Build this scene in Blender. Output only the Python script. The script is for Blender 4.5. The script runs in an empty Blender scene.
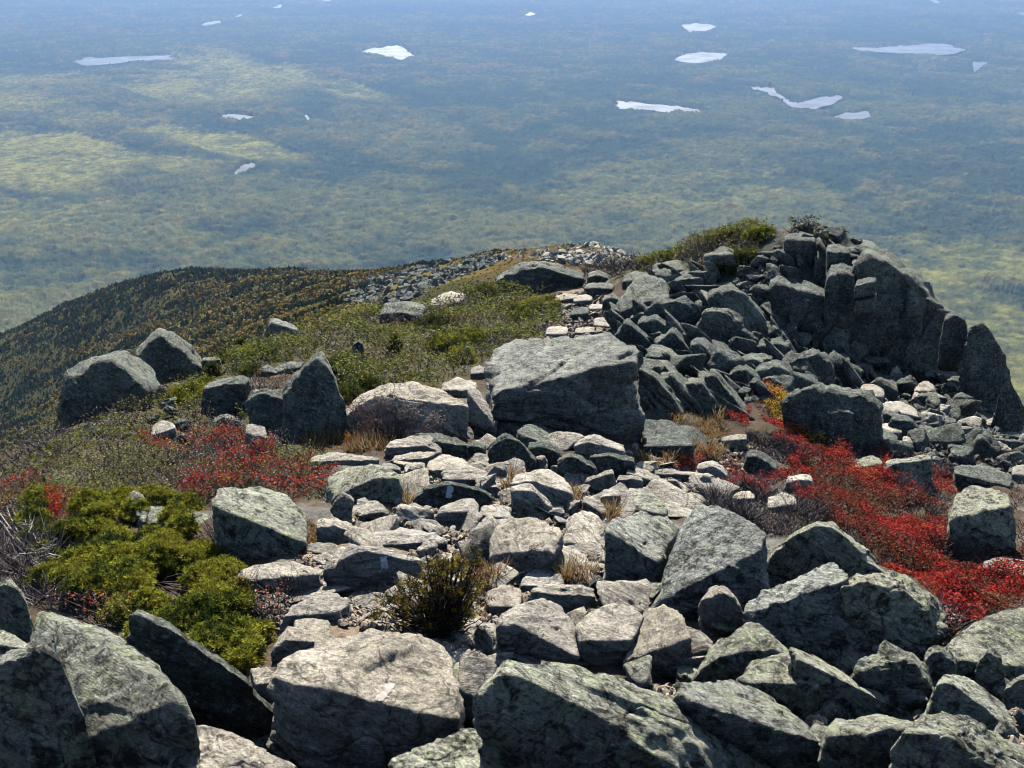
HAZE, SKY, EXPO = 5.0e-5, .085, 1.0
import bpy, bmesh, math
import numpy as np, time
T0 = time.time()
from mathutils import Vector
rng = np.random.default_rng(7)
SC = bpy.context.scene
COL = SC.collection
# ------------------------------------------------------------------ camera geometry (metres; eye at the origin)
PITCH = math.radians(25.0); FPX = 1027.0
CP, SP = math.cos(PITCH), math.sin(PITCH)
def rays(px, py):
    px = np.asarray(px, float); py = np.asarray(py, float)
    u = (px - 512) / FPX; v = (384 - py) / FPX
    return np.stack([u, CP + v * SP, -SP + v * CP], -1)
def proj(p):
    p = np.asarray(p, float)
    d = p[..., 1] * CP - p[..., 2] * SP
    v = p[..., 1] * SP + p[..., 2] * CP
    d = np.maximum(d, 1e-3)
    return 512 + FPX * p[..., 0] / d, 384 - FPX * v / d
# ------------------------------------------------------------------ noise
def _h(ix, iy, iz, s):
    u = np.uint32
    n = ix.astype(u) * u(374761393) + iy.astype(u) * u(668265263) + iz.astype(u) * u(2147483647) + u((s * 974711) & 0xFFFFFFFF)
    n = (n ^ (n >> u(13))) * u(1274126177)
    n = (n ^ (n >> u(16))) * u(2246822519)
    return ((n ^ (n >> u(15))) & u(0xFFFFFF)).astype(np.float32) * np.float32(1 / 0xFFFFFF)
def vnoise(p, s=0):
    p = np.asarray(p, float)
    i = np.floor(p); f = (p - i).astype(np.float32); i = i.astype(np.int64)
    f = f * f * f * (f * (f * 6 - 15) + 10)
    x, y, z = i[..., 0], i[..., 1], i[..., 2]
    fx, fy, fz = f[..., 0], f[..., 1], f[..., 2]
    def L(a, b, t): return a + (b - a) * t
    c = [[[_h(x + a, y + b, z + d, s) for d in (0, 1)] for b in (0, 1)] for a in (0, 1)]
    r = L(L(L(c[0][0][0], c[1][0][0], fx), L(c[0][1][0], c[1][1][0], fx), fy),
          L(L(c[0][0][1], c[1][0][1], fx), L(c[0][1][1], c[1][1][1], fx), fy), fz)
    return r * 2 - 1
def fbm(p, o=4, s=0, g=0.5):
    p = np.asarray(p, float); a = 1.0; t = 0.0; n = 0.0
    for k in range(o):
        t = t + a * vnoise(p * (2.03 ** k) + 17.3 * k, s + k); n += a; a *= g
    return t / n * 1.6
def fbm2(x, y, o=4, s=0, g=0.5):
    return fbm(np.stack([x, y, np.zeros_like(x) + 0.37], -1), o, s, g)
def sstep(a, b, x):
    t = np.clip((x - a) / (b - a), 0, 1); return t * t * (3 - 2 * t)
def inpoly(poly, x, y):
    poly = np.asarray(poly, float); r = np.zeros(np.shape(x), bool)
    n = len(poly); j = n - 1
    for i in range(n):
        xi, yi = poly[i]; xj, yj = poly[j]
        if yi != yj:
            r ^= ((yi > y) != (yj > y)) & (x < (xj - xi) * (y - yi) / (yj - yi) + xi)
        j = i
    return r
def P(s): return [tuple(float(c) for c in q.split(',')) for q in s.split()]
# ------------------------------------------------------------------ terrain: z / r as a smooth spline of azimuth and log distance
CTRL = P_ = """
-200,800,3.9 0,800,3.6 250,800,3.6 512,800,3.6 768,800,3.6 1024,800,3.6 1250,800,3.9
0,690,4.9 250,690,5 512,690,5 768,690,5 1024,690,5.2
0,600,6.6 150,600,6.6 400,600,6.5 600,600,6.6 800,620,6.3 1000,620,6.6
450,520,8.8 600,500,10 250,540,8.2 100,520,9 0,520,9 -120,540,9
420,450,11.8 600,440,13.2 250,450,12 100,470,11.2 0,500,10
570,432,14 645,445,13.4 600,330,23 590,300,28 560,288,31
350,405,16 420,340,22 480,300,29 380,335,23 300,380,18.5
-80,500,11.5 0,462,13 60,432,16 130,397,18.5 200,376,20.5 270,346,24 330,327,26 400,308,30 470,291,34 520,277,38
-80,570,16 0,520,20 60,480,24 130,450,30 200,420,34 270,390,40 330,360,46 400,330,55 470,300,62 520,281,60
700,480,12.4 760,440,15 850,480,13.6 800,520,10.8 900,560,10 1000,600,8.4 1060,560,10
1024,480,15 950,480,14.5 950,430,18 1024,430,20
700,380,19 640,400,16 760,390,19 850,400,19.5 900,420,18.5 950,392,22 1000,412,22
640,300,26 700,340,22.5 760,345,22.5 820,345,23.8 880,350,24 930,352,25
640,272,30 700,258,28.5 760,246,27 800,248,26.3 850,254,26.5 885,275,26.5 920,310,26
640,270,38 700,268,36 760,260,34 800,266,33 850,280,32 890,310,31 930,350,31 975,400,30 1020,480,30 1060,500,24 1060,580,36
600,268,70 640,266,70 600,256,110 590,246,150 620,252,145 660,272,140 640,264,100
700,330,60 800,380,60 900,440,60 1000,520,60 1100,580,60 700,320,160 800,380,300 1000,480,300
-150,400,900 0,337,800 50,314,750 100,296,700 150,283,650 190,278,620 260,276,560 330,275,480 400,270,380 450,262,300 500,256,220 550,247,170
0,400,560 0,450,430 -150,480,480 100,340,560 100,400,380 200,300,530 200,350,340 270,320,300 330,300,300 330,318,180 400,290,180 400,302,120
450,281,150 480,285,95 500,271,130 550,258,120
-150,450,1300 0,400,1200 100,360,1150 190,330,1100 330,330,900 450,320,700 550,300,450 620,300,400 700,360,600
-200,438,1850 0,438,1850 250,438,1850 500,438,1850 750,438,1850 1000,438,1850 1200,438,1850"""
_c = np.array([[float(v) for v in q.split(',')] for q in CTRL.split()])
_d = rays(_c[:, 0], _c[:, 1]); _p = _d * (_c[:, 2] / _d[:, 1])[:, None]
def _q(x, y):
    return np.stack([np.arctan2(x, y) * 2.0, np.log(np.maximum(np.hypot(x, y), .5))], -1)
_X = _q(_p[:, 0], _p[:, 1]); _T = _p[:, 2] / np.hypot(_p[:, 0], _p[:, 1])
def _phi(r2): return 0.5 * r2 * np.log(r2 + 1e-12)
_n = len(_X)
_A = np.zeros((_n + 3, _n + 3))
_A[:_n, :_n] = _phi(((_X[:, None] - _X[None]) ** 2).sum(-1)) + np.eye(_n) * 2e-4
_A[:_n, _n] = 1; _A[:_n, _n + 1:] = _X; _A[_n, :_n] = 1; _A[_n + 1:, :_n] = _X.T
_W = np.linalg.solve(_A, np.concatenate([_T, np.zeros(3)]))
def ground_t(q):
    sh = q.shape[:-1]; q = q.reshape(-1, 2); o = np.empty(len(q))
    for a in range(0, len(q), 20000):
        b = q[a:a + 20000]
        o[a:a + 20000] = _phi(((b[:, None] - _X[None]) ** 2).sum(-1)) @ _W[:_n] + _W[_n] + b @ _W[_n + 1:]
    return o.reshape(sh)
_GA = np.linspace(-2.5, 2.5, 700); _GR = np.linspace(math.log(.4), math.log(2400), 900)
_GT = ground_t(np.stack(np.meshgrid(_GA, _GR, indexing='ij'), -1))
def ground_t(q):
    a = np.clip((q[..., 0] + 2.5) / 5 * 699, 0, 698.999); b = np.clip((q[..., 1] - _GR[0]) / (_GR[-1] - _GR[0]) * 899, 0, 898.999)
    i, j = a.astype(int), b.astype(int); f, g = a - i, b - j
    return (_GT[i, j] * (1 - f) + _GT[i + 1, j] * f) * (1 - g) + (_GT[i, j + 1] * (1 - f) + _GT[i + 1, j + 1] * f) * g
def ground_z(x, y, fine=True):
    x = np.asarray(x, float); y = np.asarray(y, float)
    r = np.hypot(x, y); z = r * ground_t(_q(x, y))
    if fine:
        near = 1 - sstep(40, 90, r)
        z = z + near * (0.10 * fbm2(x * .9, y * .9, 4, 3) + .05 * fbm2(x * 3.1, y * 3.1, 3, 9))
        z = z + (1 - near) * np.minimum(r * .006, 3.5) * fbm2(x * .03, y * .03, 5, 5)
    return z
_RS = np.exp(np.linspace(math.log(2.6), math.log(2000), 1400)); _LR = np.log(_RS)
def cast(px, py):
    """first point where the sight line through a pixel meets the ground"""
    d = rays(px, py); s = d[2] / math.hypot(d[0], d[1]); az = math.atan2(d[0], d[1])
    t = ground_t(np.stack([np.full_like(_LR, az * 2), _LR], -1))
    k = np.argmax(t >= s)
    if t[k] < s: return None
    if k:
        a, b = t[k - 1] - s, t[k] - s
        r = _RS[k - 1] + (_RS[k] - _RS[k - 1]) * (-a / (b - a))
    else: r = _RS[0]
    return d * (r / math.hypot(d[0], d[1]))
# ------------------------------------------------------------------ meshes
def mesh_np(name, v, tris=None, quads=None, col=None, smooth=True, attr='tint'):
    me = bpy.data.meshes.new(name)
    v = np.ascontiguousarray(v, np.float32)
    nt = 0 if tris is None else len(tris); nq = 0 if quads is None else len(quads)
    me.vertices.add(len(v)); me.vertices.foreach_set('co', v.ravel())
    idx = np.concatenate([np.zeros(0, np.int32)] + ([np.asarray(tris, np.int32).ravel()] if nt else []) + ([np.asarray(quads, np.int32).ravel()] if nq else []))
    st = np.concatenate([np.arange(nt) * 3, nt * 3 + np.arange(nq) * 4]).astype(np.int32)
    me.loops.add(len(idx)); me.loops.foreach_set('vertex_index', idx.astype(np.int32))
    me.polygons.add(nt + nq); me.polygons.foreach_set('loop_start', st)
    me.polygons.foreach_set('use_smooth', np.full(nt + nq, smooth))
    if col is not None:
        ca = me.color_attributes.new(attr, 'FLOAT_COLOR', 'POINT')
        c4 = np.ones((len(v), 4), np.float32); c4[:, :3] = col
        ca.data.foreach_set('color', c4.ravel())
    me.update(calc_edges=True); me.validate(); return me
def link(name, me, mat=None, parent=None, label=None, cat=None, group=None, kind=None, loc=None):
    o = bpy.data.objects.new(name, me); COL.objects.link(o)
    if mat is not None and me is not None and len(me.materials) == 0: me.materials.append(mat)
    if parent is not None: o.parent = parent
    if loc is not None: o.location = loc
    if label: o['label'] = label
    if cat: o['category'] = cat
    if group: o['group'] = group
    if kind: o['kind'] = kind
    return o
# ------------------------------------------------------------------ materials
def newmat(name, rough=.9, spec=.25):
    m = bpy.data.materials.new(name); m.use_nodes = True
    nt = m.node_tree; b = nt.nodes['Principled BSDF']
    b.inputs['Roughness'].default_value = rough; b.inputs['Specular IOR Level'].default_value = spec
    def N(t, **k):
        n = nt.nodes.new(t)
        for a, c in k.items():
            if a.startswith('i_'): n.inputs[a[2:].replace('_', ' ')].default_value = c
            else: setattr(n, a, c)
        return n
    def L(a, b_): nt.links.new(a, b_)
    return m, nt, b, N, L
def ramp(N, stops, interp='LINEAR'):
    r = N('ShaderNodeValToRGB'); e = r.color_ramp; e.interpolation = interp
    while len(e.elements) < len(stops): e.elements.new(.5)
    for el, (p, c) in zip(e.elements, stops):
        el.position = p; el.color = (*c, 1) if len(c) == 3 else c
    return r
def mixc(N, L, fac, a, b, mode='MIX'):
    n = N('ShaderNodeMix', data_type='RGBA', blend_type=mode)
    for s, v in ((0, fac), (6, a), (7, b)):
        if hasattr(v, 'links') or isinstance(v, bpy.types.NodeSocket): L(v, n.inputs[s])
        elif s == 0: n.inputs[s].default_value = v
        else: n.inputs[s].default_value = (*v, 1)
    return n.outputs[2]
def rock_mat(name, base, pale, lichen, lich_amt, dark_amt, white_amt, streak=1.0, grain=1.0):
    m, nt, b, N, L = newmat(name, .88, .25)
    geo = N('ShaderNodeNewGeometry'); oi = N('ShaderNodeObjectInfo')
    off = N('ShaderNodeVectorMath', operation='SCALE'); off.inputs[3].default_value = 37.0
    cmb = N('ShaderNodeCombineXYZ')
    for k in range(3): L(oi.outputs['Random'], cmb.inputs[k])
    L(cmb.outputs[0], off.inputs[0])
    pos = N('ShaderNodeVectorMath', operation='ADD'); L(geo.outputs['Position'], pos.inputs[0]); L(off.outputs[0], pos.inputs[1])
    vr = N('ShaderNodeVectorRotate', rotation_type='AXIS_ANGLE'); vr.inputs['Axis'].default_value = (.3, .2, 1); L(pos.outputs[0], vr.inputs['Vector'])
    am = N('ShaderNodeMath', operation='MULTIPLY'); am.inputs[1].default_value = 5; L(oi.outputs['Random'], am.inputs[0]); L(am.outputs[0], vr.inputs['Angle'])
    mp = N('ShaderNodeMapping'); L(vr.outputs[0], mp.inputs[0])
    mp.inputs['Rotation'].default_value = (.5, .35, .6); mp.inputs['Scale'].default_value = (1, 2.2, 9)
    def noise(src, sc, det=6, ro=.6, dist=0):
        n = N('ShaderNodeTexNoise'); n.inputs['Scale'].default_value = sc; n.inputs['Detail'].default_value = det
        n.inputs['Roughness'].default_value = ro; n.inputs['Distortion'].default_value = dist; L(src, n.inputs['Vector']); return n.outputs['Fac']
    def layer(c, src, lo, hi, amt, col):
        r = ramp(N, [(lo, (0, 0, 0)), (hi, (1, 1, 1))]); L(src, r.inputs[0])
        q = N('ShaderNodeMath', operation='MULTIPLY'); L(r.outputs[0], q.inputs[0]); q.inputs[1].default_value = amt
        return mixc(N, L, q.outputs[0], c, col)
    big = noise(pos.outputs[0], 1.1, 6, .6); mid = noise(pos.outputs[0], 5, 8, .72, .3); fine = noise(pos.outputs[0], 42, 4, .75)
    str_ = noise(mp.outputs[0], 3.2, 8, .72, .2); med = noise(pos.outputs[0], 11, 7, .75, .4); sp = noise(pos.outputs[0], 24, 6, .8)
    rb = ramp(N, [(.32, tuple(c * .62 for c in base)), (.5, base), (.68, pale)]); L(big, rb.inputs[0])
    rs = ramp(N, [(.36, (.38, .38, .40)), (.47, (.9, .9, .9)), (.55, (1.05, 1.05, 1.04)), (.66, (1.35, 1.33, 1.27))]); L(str_, rs.inputs[0])
    c = mixc(N, L, .85 * streak, rb.outputs[0], rs.outputs[0], 'MULTIPLY')
    c = layer(c, mid, .53 - .08 * lich_amt, .60, lich_amt, lichen)
    c = layer(c, sp, .54, .60, white_amt, (.56, .57, .52))
    c = layer(c, med, .56 - .07 * dark_amt, .60, dark_amt, (.035, .036, .034))
    wv = N('ShaderNodeVectorMath', operation='MULTIPLY_ADD'); nc = N('ShaderNodeTexNoise'); nc.inputs['Scale'].default_value = 14; nc.inputs['Detail'].default_value = 4; L(pos.outputs[0], nc.inputs['Vector'])
    wv.inputs[1].default_value = (.09, .09, .09); L(nc.outputs['Color'], wv.inputs[0]); L(pos.outputs[0], wv.inputs[2])
    vo = N('ShaderNodeTexVoronoi'); vo.inputs['Scale'].default_value = 6.5; L(wv.outputs[0], vo.inputs['Vector'])
    vs_ = N('ShaderNodeSeparateColor'); L(vo.outputs['Color'], vs_.inputs[0])
    vt = N('ShaderNodeMath', operation='MULTIPLY_ADD'); vt.inputs[1].default_value = -.42; vt.inputs[2].default_value = .30; L(vs_.outputs[0], vt.inputs[0])
    vd = N('ShaderNodeMath', operation='SUBTRACT'); L(vt.outputs[0], vd.inputs[0]); L(vo.outputs['Distance'], vd.inputs[1])
    c = layer(c, vd.outputs[0], 0, .03, .85 * lich_amt + .15, tuple(q * 1.25 for q in lichen))
    ck = noise(pos.outputs[0], 1.7, 5, .55, .5); rk = ramp(N, [(.486, (0, 0, 0)), (.5, (1, 1, 1)), (.514, (0, 0, 0))]); L(ck, rk.inputs[0])
    c = layer(c, rk.outputs[0], .2, 1, .75, (.035, .034, .03))
    rf = ramp(N, [(.34, (.45, .45, .46)), (.5, (1, 1, 1)), (.66, (1.5, 1.5, 1.46))]); L(fine, rf.inputs[0])
    c = mixc(N, L, .8, c, rf.outputs[0], 'MULTIPLY')
    hr = ramp(N, [(0, (.84, .85, .87)), (.5, (1, 1, .98)), (1, (1.14, 1.10, 1.02))]); L(oi.outputs['Random'], hr.inputs[0])
    c = mixc(N, L, 1.0, c, hr.outputs[0], 'MULTIPLY')
    L(c, b.inputs['Base Color'])
    ad = N('ShaderNodeMath', operation='ADD'); m1 = N('ShaderNodeMath', operation='MULTIPLY'); m1.inputs[1].default_value = .6
    L(med, m1.inputs[0]); L(str_, ad.inputs[0]); L(m1.outputs[0], ad.inputs[1])
    ad2 = N('ShaderNodeMath', operation='MULTIPLY_ADD'); L(fine, ad2.inputs[0]); ad2.inputs[1].default_value = .3; L(ad.outputs[0], ad2.inputs[2])
    bp = N('ShaderNodeBump'); bp.inputs['Strength'].default_value = .9 * grain; bp.inputs['Distance'].default_value = .07
    L(ad2.outputs[0], bp.inputs['Height']); L(bp.outputs[0], b.inputs['Normal'])
    return m
M_ROCK = {
 'l': rock_mat('lichen_rock', (.36, .36, .30), (.54, .545, .44), (.41, .46, .26), .6, .95, .9, .8, 1.2),
 'w': rock_mat('white_crusted_rock', (.38, .39, .35), (.56, .57, .52), (.40, .45, .29), .4, .9, .9, .8, 1.2),
 't': rock_mat('trail_rock', (.41, .37, .315), (.57, .525, .455), (.35, .345, .245), .22, .5, .35, 1.0, .9),
 'g': rock_mat('ridge_rock', (.27, .27, .24), (.41, .41, .36), (.32, .35, .23), .4, .7, .6, 1.0, 1.0),
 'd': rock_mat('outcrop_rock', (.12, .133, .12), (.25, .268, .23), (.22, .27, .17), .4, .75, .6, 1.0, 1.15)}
def tint_mat(name, rough=.8, spec=.15, trans=.0):
    m, nt, b, N, L = newmat(name, rough, spec)
    a = N('ShaderNodeAttribute', attribute_name='tint'); L(a.outputs['Color'], b.inputs['Base Color'])
    if trans:
        out = nt.nodes['Material Output']; t = N('ShaderNodeBsdfTranslucent'); L(a.outputs['Color'], t.inputs[0])
        mx = N('ShaderNodeMixShader'); mx.inputs[0].default_value = trans
        L(b.outputs[0], mx.inputs[1]); L(t.outputs[0], mx.inputs[2]); L(mx.outputs[0], out.inputs[0])
    return m
M_LEAF = tint_mat('leaf', .8, .1, .3)
M_TWIG = tint_mat('twig', .85, .1)
M_TREE = tint_mat('far_tree', 1.0, .0, .4)
# ------------------------------------------------------------------ rocks
_ICO = {}
def ico(level):
    if level not in _ICO:
        bm = bmesh.new(); bmesh.ops.create_icosphere(bm, subdivisions=level, radius=1)
        v = np.array([q.co for q in bm.verts]); v /= np.linalg.norm(v, axis=1)[:, None]
        f = np.array([[q.index for q in p.verts] for p in bm.faces]); bm.free(); _ICO[level] = (v, f)
    return _ICO[level]
def hull_planes(w):
    bm = bmesh.new()
    for p in w: bm.verts.new(p)
    bmesh.ops.convex_hull(bm, input=bm.verts[:])
    bm.normal_update(); out = []
    for f in bm.faces:
        n = np.array(f.normal); d = float(n @ np.array(f.verts[0].co))
        if f.calc_area() > 1e-7 and d > .02: out.append((*np.round(n, 2), round(d, 2)))
    bm.free(); o = np.array(sorted(set(out))); return o[:, :3], o[:, 3]
def rock_shape(pts, level, seed, size, rough=1.0, cuts=18, round_p=110, bed=None, led=1.4, lfreq=1.0, chunk=.012):
    """a weathered block: the convex body through pts with chipped corners, ledges and a rough skin"""
    R = np.random.default_rng(seed)
    pts = np.asarray(pts, float); c = (pts.max(0) + pts.min(0)) / 2
    c = .5 * c + .5 * pts.mean(0)
    u, s, vt = np.linalg.svd(pts - c, full_matrices=False)
    s = np.maximum(s / math.sqrt(len(pts)), s.max() / math.sqrt(len(pts)) * .12) * 1.7
    w = (pts - c) @ vt.T / s
    n, d = hull_planes(w)
    k = R.normal(size=(cuts, 3)); k /= np.linalg.norm(k, axis=1)[:, None]
    h = (w @ k.T).max(0); kd = h * R.uniform(.9, 1.0, cuts)
    n = np.concatenate([n, k]); d = np.concatenate([d, kd])
    D, F = ico(level)
    g = np.zeros(len(D))
    for i in range(len(n)):
        g += np.maximum(D @ n[i] / d[i], 0) ** round_p
    r = g ** (-1 / round_p)
    r *= 1.012
    v = (D * r[:, None] * s) @ vt + c
    rad = v - c; rad /= np.linalg.norm(rad, axis=1)[:, None] + 1e-9
    q = v / size
    off = R.uniform(-50, 50, 3)
    disp = .03 * fbm(q * 1.8 + off, 3, seed)
    def ledges(dirn, freq, amp, wob):
        st = (q @ dirn) * freq + wob * fbm(q * 1.6 + off, 2, seed + 9); fl = np.floor(st); fr = sstep(.0, .22, st - fl); fi = fl.astype(np.int64)
        hh = _h(fi, fi * 0 + seed, fi * 0, 3); h0 = _h(fi - 1, fi * 0 + seed, fi * 0, 3)
        return amp * (1 - np.abs(rad @ dirn) ** 2) * (h0 + (hh - h0) * fr - .5)
    b = np.array([.35, -.25, .9]) if bed is None else np.array(bed, float)
    b = b / np.linalg.norm(b) + R.normal(size=3) * .1; b /= np.linalg.norm(b)
    b2 = np.cross(b, R.normal(size=3)); b2 /= np.linalg.norm(b2)
    disp += ledges(b, 7 * lfreq, .05 * led, 1.0) + ledges(b, 17 * lfreq, .022 * led, .8) + ledges(b2, 5, .05, 1.2)
    n3 = fbm(q * 6 + off, 3, seed + 5); disp += .018 * np.abs(n3) + .012 * fbm(q * 13 + off, 3, seed + 21)
    cs = R.uniform(-1.1, 1.1, (46, 3)) * np.ptp(q, axis=0) * .55 + q.mean(0); qq = q + .05 * np.stack([fbm(q * 3 + off + 7 * k, 2, seed + k) for k in range(3)], -1)
    d2 = ((qq[:, None] - cs[None]) ** 2).sum(-1) if len(q) < 12000 else np.concatenate([((qq[a:a + 8000, None] - cs[None]) ** 2).sum(-1) for a in range(0, len(q), 8000)])
    ci = d2.argmin(1); dn = R.normal(size=(46, 3)); disp += chunk * (R.uniform(-1, 1, 46)[ci] + 1.6 * ((q - cs[ci]) * dn[ci]).sum(1))
    crack = np.abs(fbm(q * 1.3 - off, 2, seed + 33)); disp -= .03 * (1 - sstep(0, .035, crack))
    v = v + rad * (disp * size * rough)[:, None]
    return v, F, c
HULLS = []      # pixel outlines of the placed rocks, to keep plants off them
def seg_interp(a, t):
    a = np.asarray(a); x = t * (len(a) - 1); i = min(int(x), len(a) - 2); f = x - i
    return a[i] * (1 - f) + a[i + 1] * f
def rock_points(F, K, B, tilt=-.12, lean=.2, yaw=0., Y=None):
    F, K, B = P(F), P(K), P(B)
    if Y is None:
        ys = sorted(B, key=lambda q: -q[1])[:2]; hit = []
        for q in ys:
            h = None; py = q[1]
            while (h is None or h[1] > 45) and py < q[1] + 240: h = cast(q[0], py); py += 6
            if h is not None: hit.append(h[1])
        Y = float(np.mean(hit))
    allx = [q[0] for q in F + K + B]; cx = (min(allx) + max(allx)) / 2
    DBG.append((round(Y, 1), B[0], F[0]))
    def at(px, py, y): d = rays(px, py); return d * (y / d[1])
    yb = max(q[1] for q in B); pts = []; f3 = []
    for q in F:
        y = Y + yaw * (q[0] - cx) / FPX * Y + lean * max(0, yb - q[1]) / FPX * Y
        f3.append(at(*q, y))
    f3 = np.array(f3); b3 = [at(*q, Y + yaw * (q[0] - cx) / FPX * Y + lean * max(0, yb - q[1]) / FPX * Y * .5) for q in B]
    wid = (max(allx) - min(allx)) / FPX * Y; k3 = []
    sx = f3[:, 0] - f3[:, 0].mean(); sa = float((sx * (f3[:, 2] - f3[:, 2].mean())).sum() / max((sx ** 2).sum(), 1e-6)); sa = max(-1.1, min(1.1, sa))
    for i, q in enumerate(K):
        p = seg_interp(f3, i / (len(K) - 1)); d = rays(*q)
        s = (p[2] - sa * p[0] - tilt * p[1]) / (d[2] - sa * d[0] - tilt * d[1])
        if s <= 0: s = 9e9
        y = s * d[1]
        y = min(max(y, p[1] + .10 * wid), p[1] + 1.5 * wid)
        k3.append(d * (y / d[1]))
    H = (yb - min(q[1] for q in F + K)) / FPX * Y
    pts = list(f3) + b3 + k3
    pts += [p + np.array([0, .03, -.3 * H - .04]) for p in b3]
    for p in k3:
        zt = float(ground_z(p[0], p[1], False)) - .08
        if zt < p[2]: pts.append(np.array([p[0], p[1] - .06 * wid, max(zt, p[2] - 1.6 * max(H, .5 * wid))]))
    return np.array(pts), wid, H, Y
def bvh_of(v, f):
    from mathutils.bvhtree import BVHTree
    return BVHTree.FromPolygons([tuple(x) for x in v], [tuple(int(i) for i in t) for t in f])
_seed = [100]; DBG = []
ROCKS = {}
def rock(name, mat, label, F, K, B, group=None, key=None, extra=None, **kw):
    _seed[0] += 1; seed = _seed[0]
    blocks = kw.pop('blocks', None)
    opt = {k: kw.pop(k) for k in ('rough', 'cuts', 'round_p', 'bed', 'led', 'lfreq', 'chunk') if k in kw}
    V = []; T = []; n = 0
    for (f, k, b) in [(F, K, B)] + (extra or []):
        pts, wid, H, Y = rock_points(f, k, b, **kw)
        o2 = P(f) + P(k) + P(b); xs = [q[0] for q in o2]; ys = [q[1] for q in o2]
        HULLS.append((min(xs), max(xs), min(ys), max(ys), np.array(o2)))
        px = max(max(xs) - min(xs), max(ys) - min(ys))
        lev = 6 if px > 100 else 5 if px > 42 else 4 if px > 16 else 3
        size = (wid * max(H, .35 * wid)) ** .5 * 1.25
        v, fc, c = rock_shape(pts, lev, seed, size, **opt)
        V.append(v); T.append(fc + n); n += len(v); seed += 500
        if blocks:
            nb, smin, smax, st = blocks; Rb = np.random.default_rng(seed); cen = v.mean(0); rd = v - cen; rd /= np.linalg.norm(rd, axis=1)[:, None]
            gz_ = ground_z(v[:, 0], v[:, 1], False); cand = np.where((rd[:, 1] < -.12) & (v[:, 2] > gz_ - .1) & (rd[:, 0] > -.75) & (rd[:, 0] < .35) & (rd[:, 2] < .4))[0]
            for k in range(nb):
                p = v[Rb.choice(cand)]; sz = Rb.uniform(smin, smax); bx = np.array([[a, b_, c_] for a in (-.5, .5) for b_ in (-.5, .5) for c_ in (-.5, .5)]) * [sz * Rb.uniform(.6, 1.1), sz * Rb.uniform(.6, 1), sz * st * Rb.uniform(.6, 1.2)]
                bx += Rb.normal(size=bx.shape) * sz * .09; a1, a2 = Rb.normal() * .35, Rb.normal() * .16 + .12
                c1, s1 = math.cos(a1), math.sin(a1); bx = bx @ np.array([[c1, s1, 0], [-s1, c1, 0], [0, 0, 1]]); c1, s1 = math.cos(a2), math.sin(a2); bx = bx @ np.array([[c1, 0, -s1], [0, 1, 0], [s1, 0, c1]])
                bv_, bf_, _ = rock_shape(bx + p - rd[np.argmin(((v - p) ** 2).sum(1))] * sz * .42, 4, seed + 31 * k, sz, cuts=6); V.append(bv_); T.append(bf_ + n); n += len(bv_)
    v = np.concatenate(V); t = np.concatenate(T)
    base = np.array([v[:, 0].mean(), v[:, 1].mean(), v[:, 2].min()])
    o = link(name, mesh_np(name, v - base, t, smooth=True), M_ROCK[mat], None, label, name, group, 'thing', base)
    if key: ROCKS[key] = (o, v, t, base)
    return o
G1, G2, G3, G4, G5, G6 = ('boulders in the foreground', 'rocks bedded in the trail', 'slabs of the rock outcrop', 'rocks of the summit knob', 'rocks on the heath', 'rocks below the knob')
def R(name, mat, label, F, K, B, group=None, **kw): return rock(name, mat, label, F, K, B, group, **kw)
# ---- bottom left corner
R('rock','l','upright pointed grey stone at the left edge, beside the spruce shrub','-6,588 8,582 18,589 27,603','-4,581 9,578 24,592','-6,640 15,640 31,650',G1)
R('boulder','l','broad sloping grey boulder with a long lit face in the bottom left corner','20,770 80,770 118,745 150,715 182,697','30,604 75,616 122,643 147,676 178,684','80,800 140,795 188,770 195,722',G1,tilt=-.25)
R('boulder','l','black-crusted shaded block at the very bottom left corner','-8,672 22,666 37,652 60,664','-4,658 30,648 45,645 63,661','-8,810 40,810 70,790 81,715',G1)
R('rock','l','small lit wedge of stone at the left edge under the pointed stone','-4,645 14,660 28,650','-4,628 14,634 30,645','-4,668 20,672 36,660',G1)
R('boulder','d','long dark log-like slab leaning below the spruce shrub','129,622 145,620 178,639 205,657 228,672 240,690 258,704 285,728','140,611 152,617 180,634 205,651 232,668 246,690 262,702 290,732','124,655 150,676 190,702 220,718 256,743 284,749',G1,lean=.1)
R('rock','t','lit flat rock along the bottom edge beneath the log-like slab','184,768 230,772 290,772','192,722 212,725 235,735 262,752 295,764','190,800 240,800 290,800',G1,tilt=-.2)
# ---- bottom centre
R('boulder','t','big pale flat-topped boulder with a faded white paint mark on top','270,676 287,686 330,698 355,708 376,718 402,732 420,738 435,732 452,722','272,667 305,647 325,637 352,642 380,638 398,645 442,643 456,660','287,712 300,752 325,768 365,768 405,750 435,745 456,720',G1,key='flat',round_p=60,tilt=-.1)
R('rock','t','small round stone propped under the big pale flat boulder','349,745 368,739 385,748','353,738 368,733 381,739','352,772 370,775 386,770',G1,round_p=16)
R('rock','l','humped greenish rock at the bottom edge left of the dark-faced boulder','388,768 415,770 450,772 500,770','395,756 428,750 450,736 470,725 485,731 497,748','390,792 440,795 500,792',G1)
R('rock','t','narrow cracked stone wedged beside the big pale flat boulder','458,690 463,715 472,723 482,700','460,655 470,651 485,655 500,664','463,730 472,735 484,715',G1)
R('boulder','l','large boulder at bottom centre with black front face and lichened sloping top','474,704 490,684 505,670 540,690 575,706 612,722 628,737 672,772','500,663 512,660 548,675 590,668 625,673 665,697 720,725 805,768','473,712 500,742 535,762 580,790 640,805',G1,key='dark',tilt=-.12)
R('rock','t','thin bluish shard in the shade of the black-faced boulder','498,746 520,742 545,758 560,766','500,740 515,739 540,750 558,762','500,755 530,772 560,776',G1)
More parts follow.
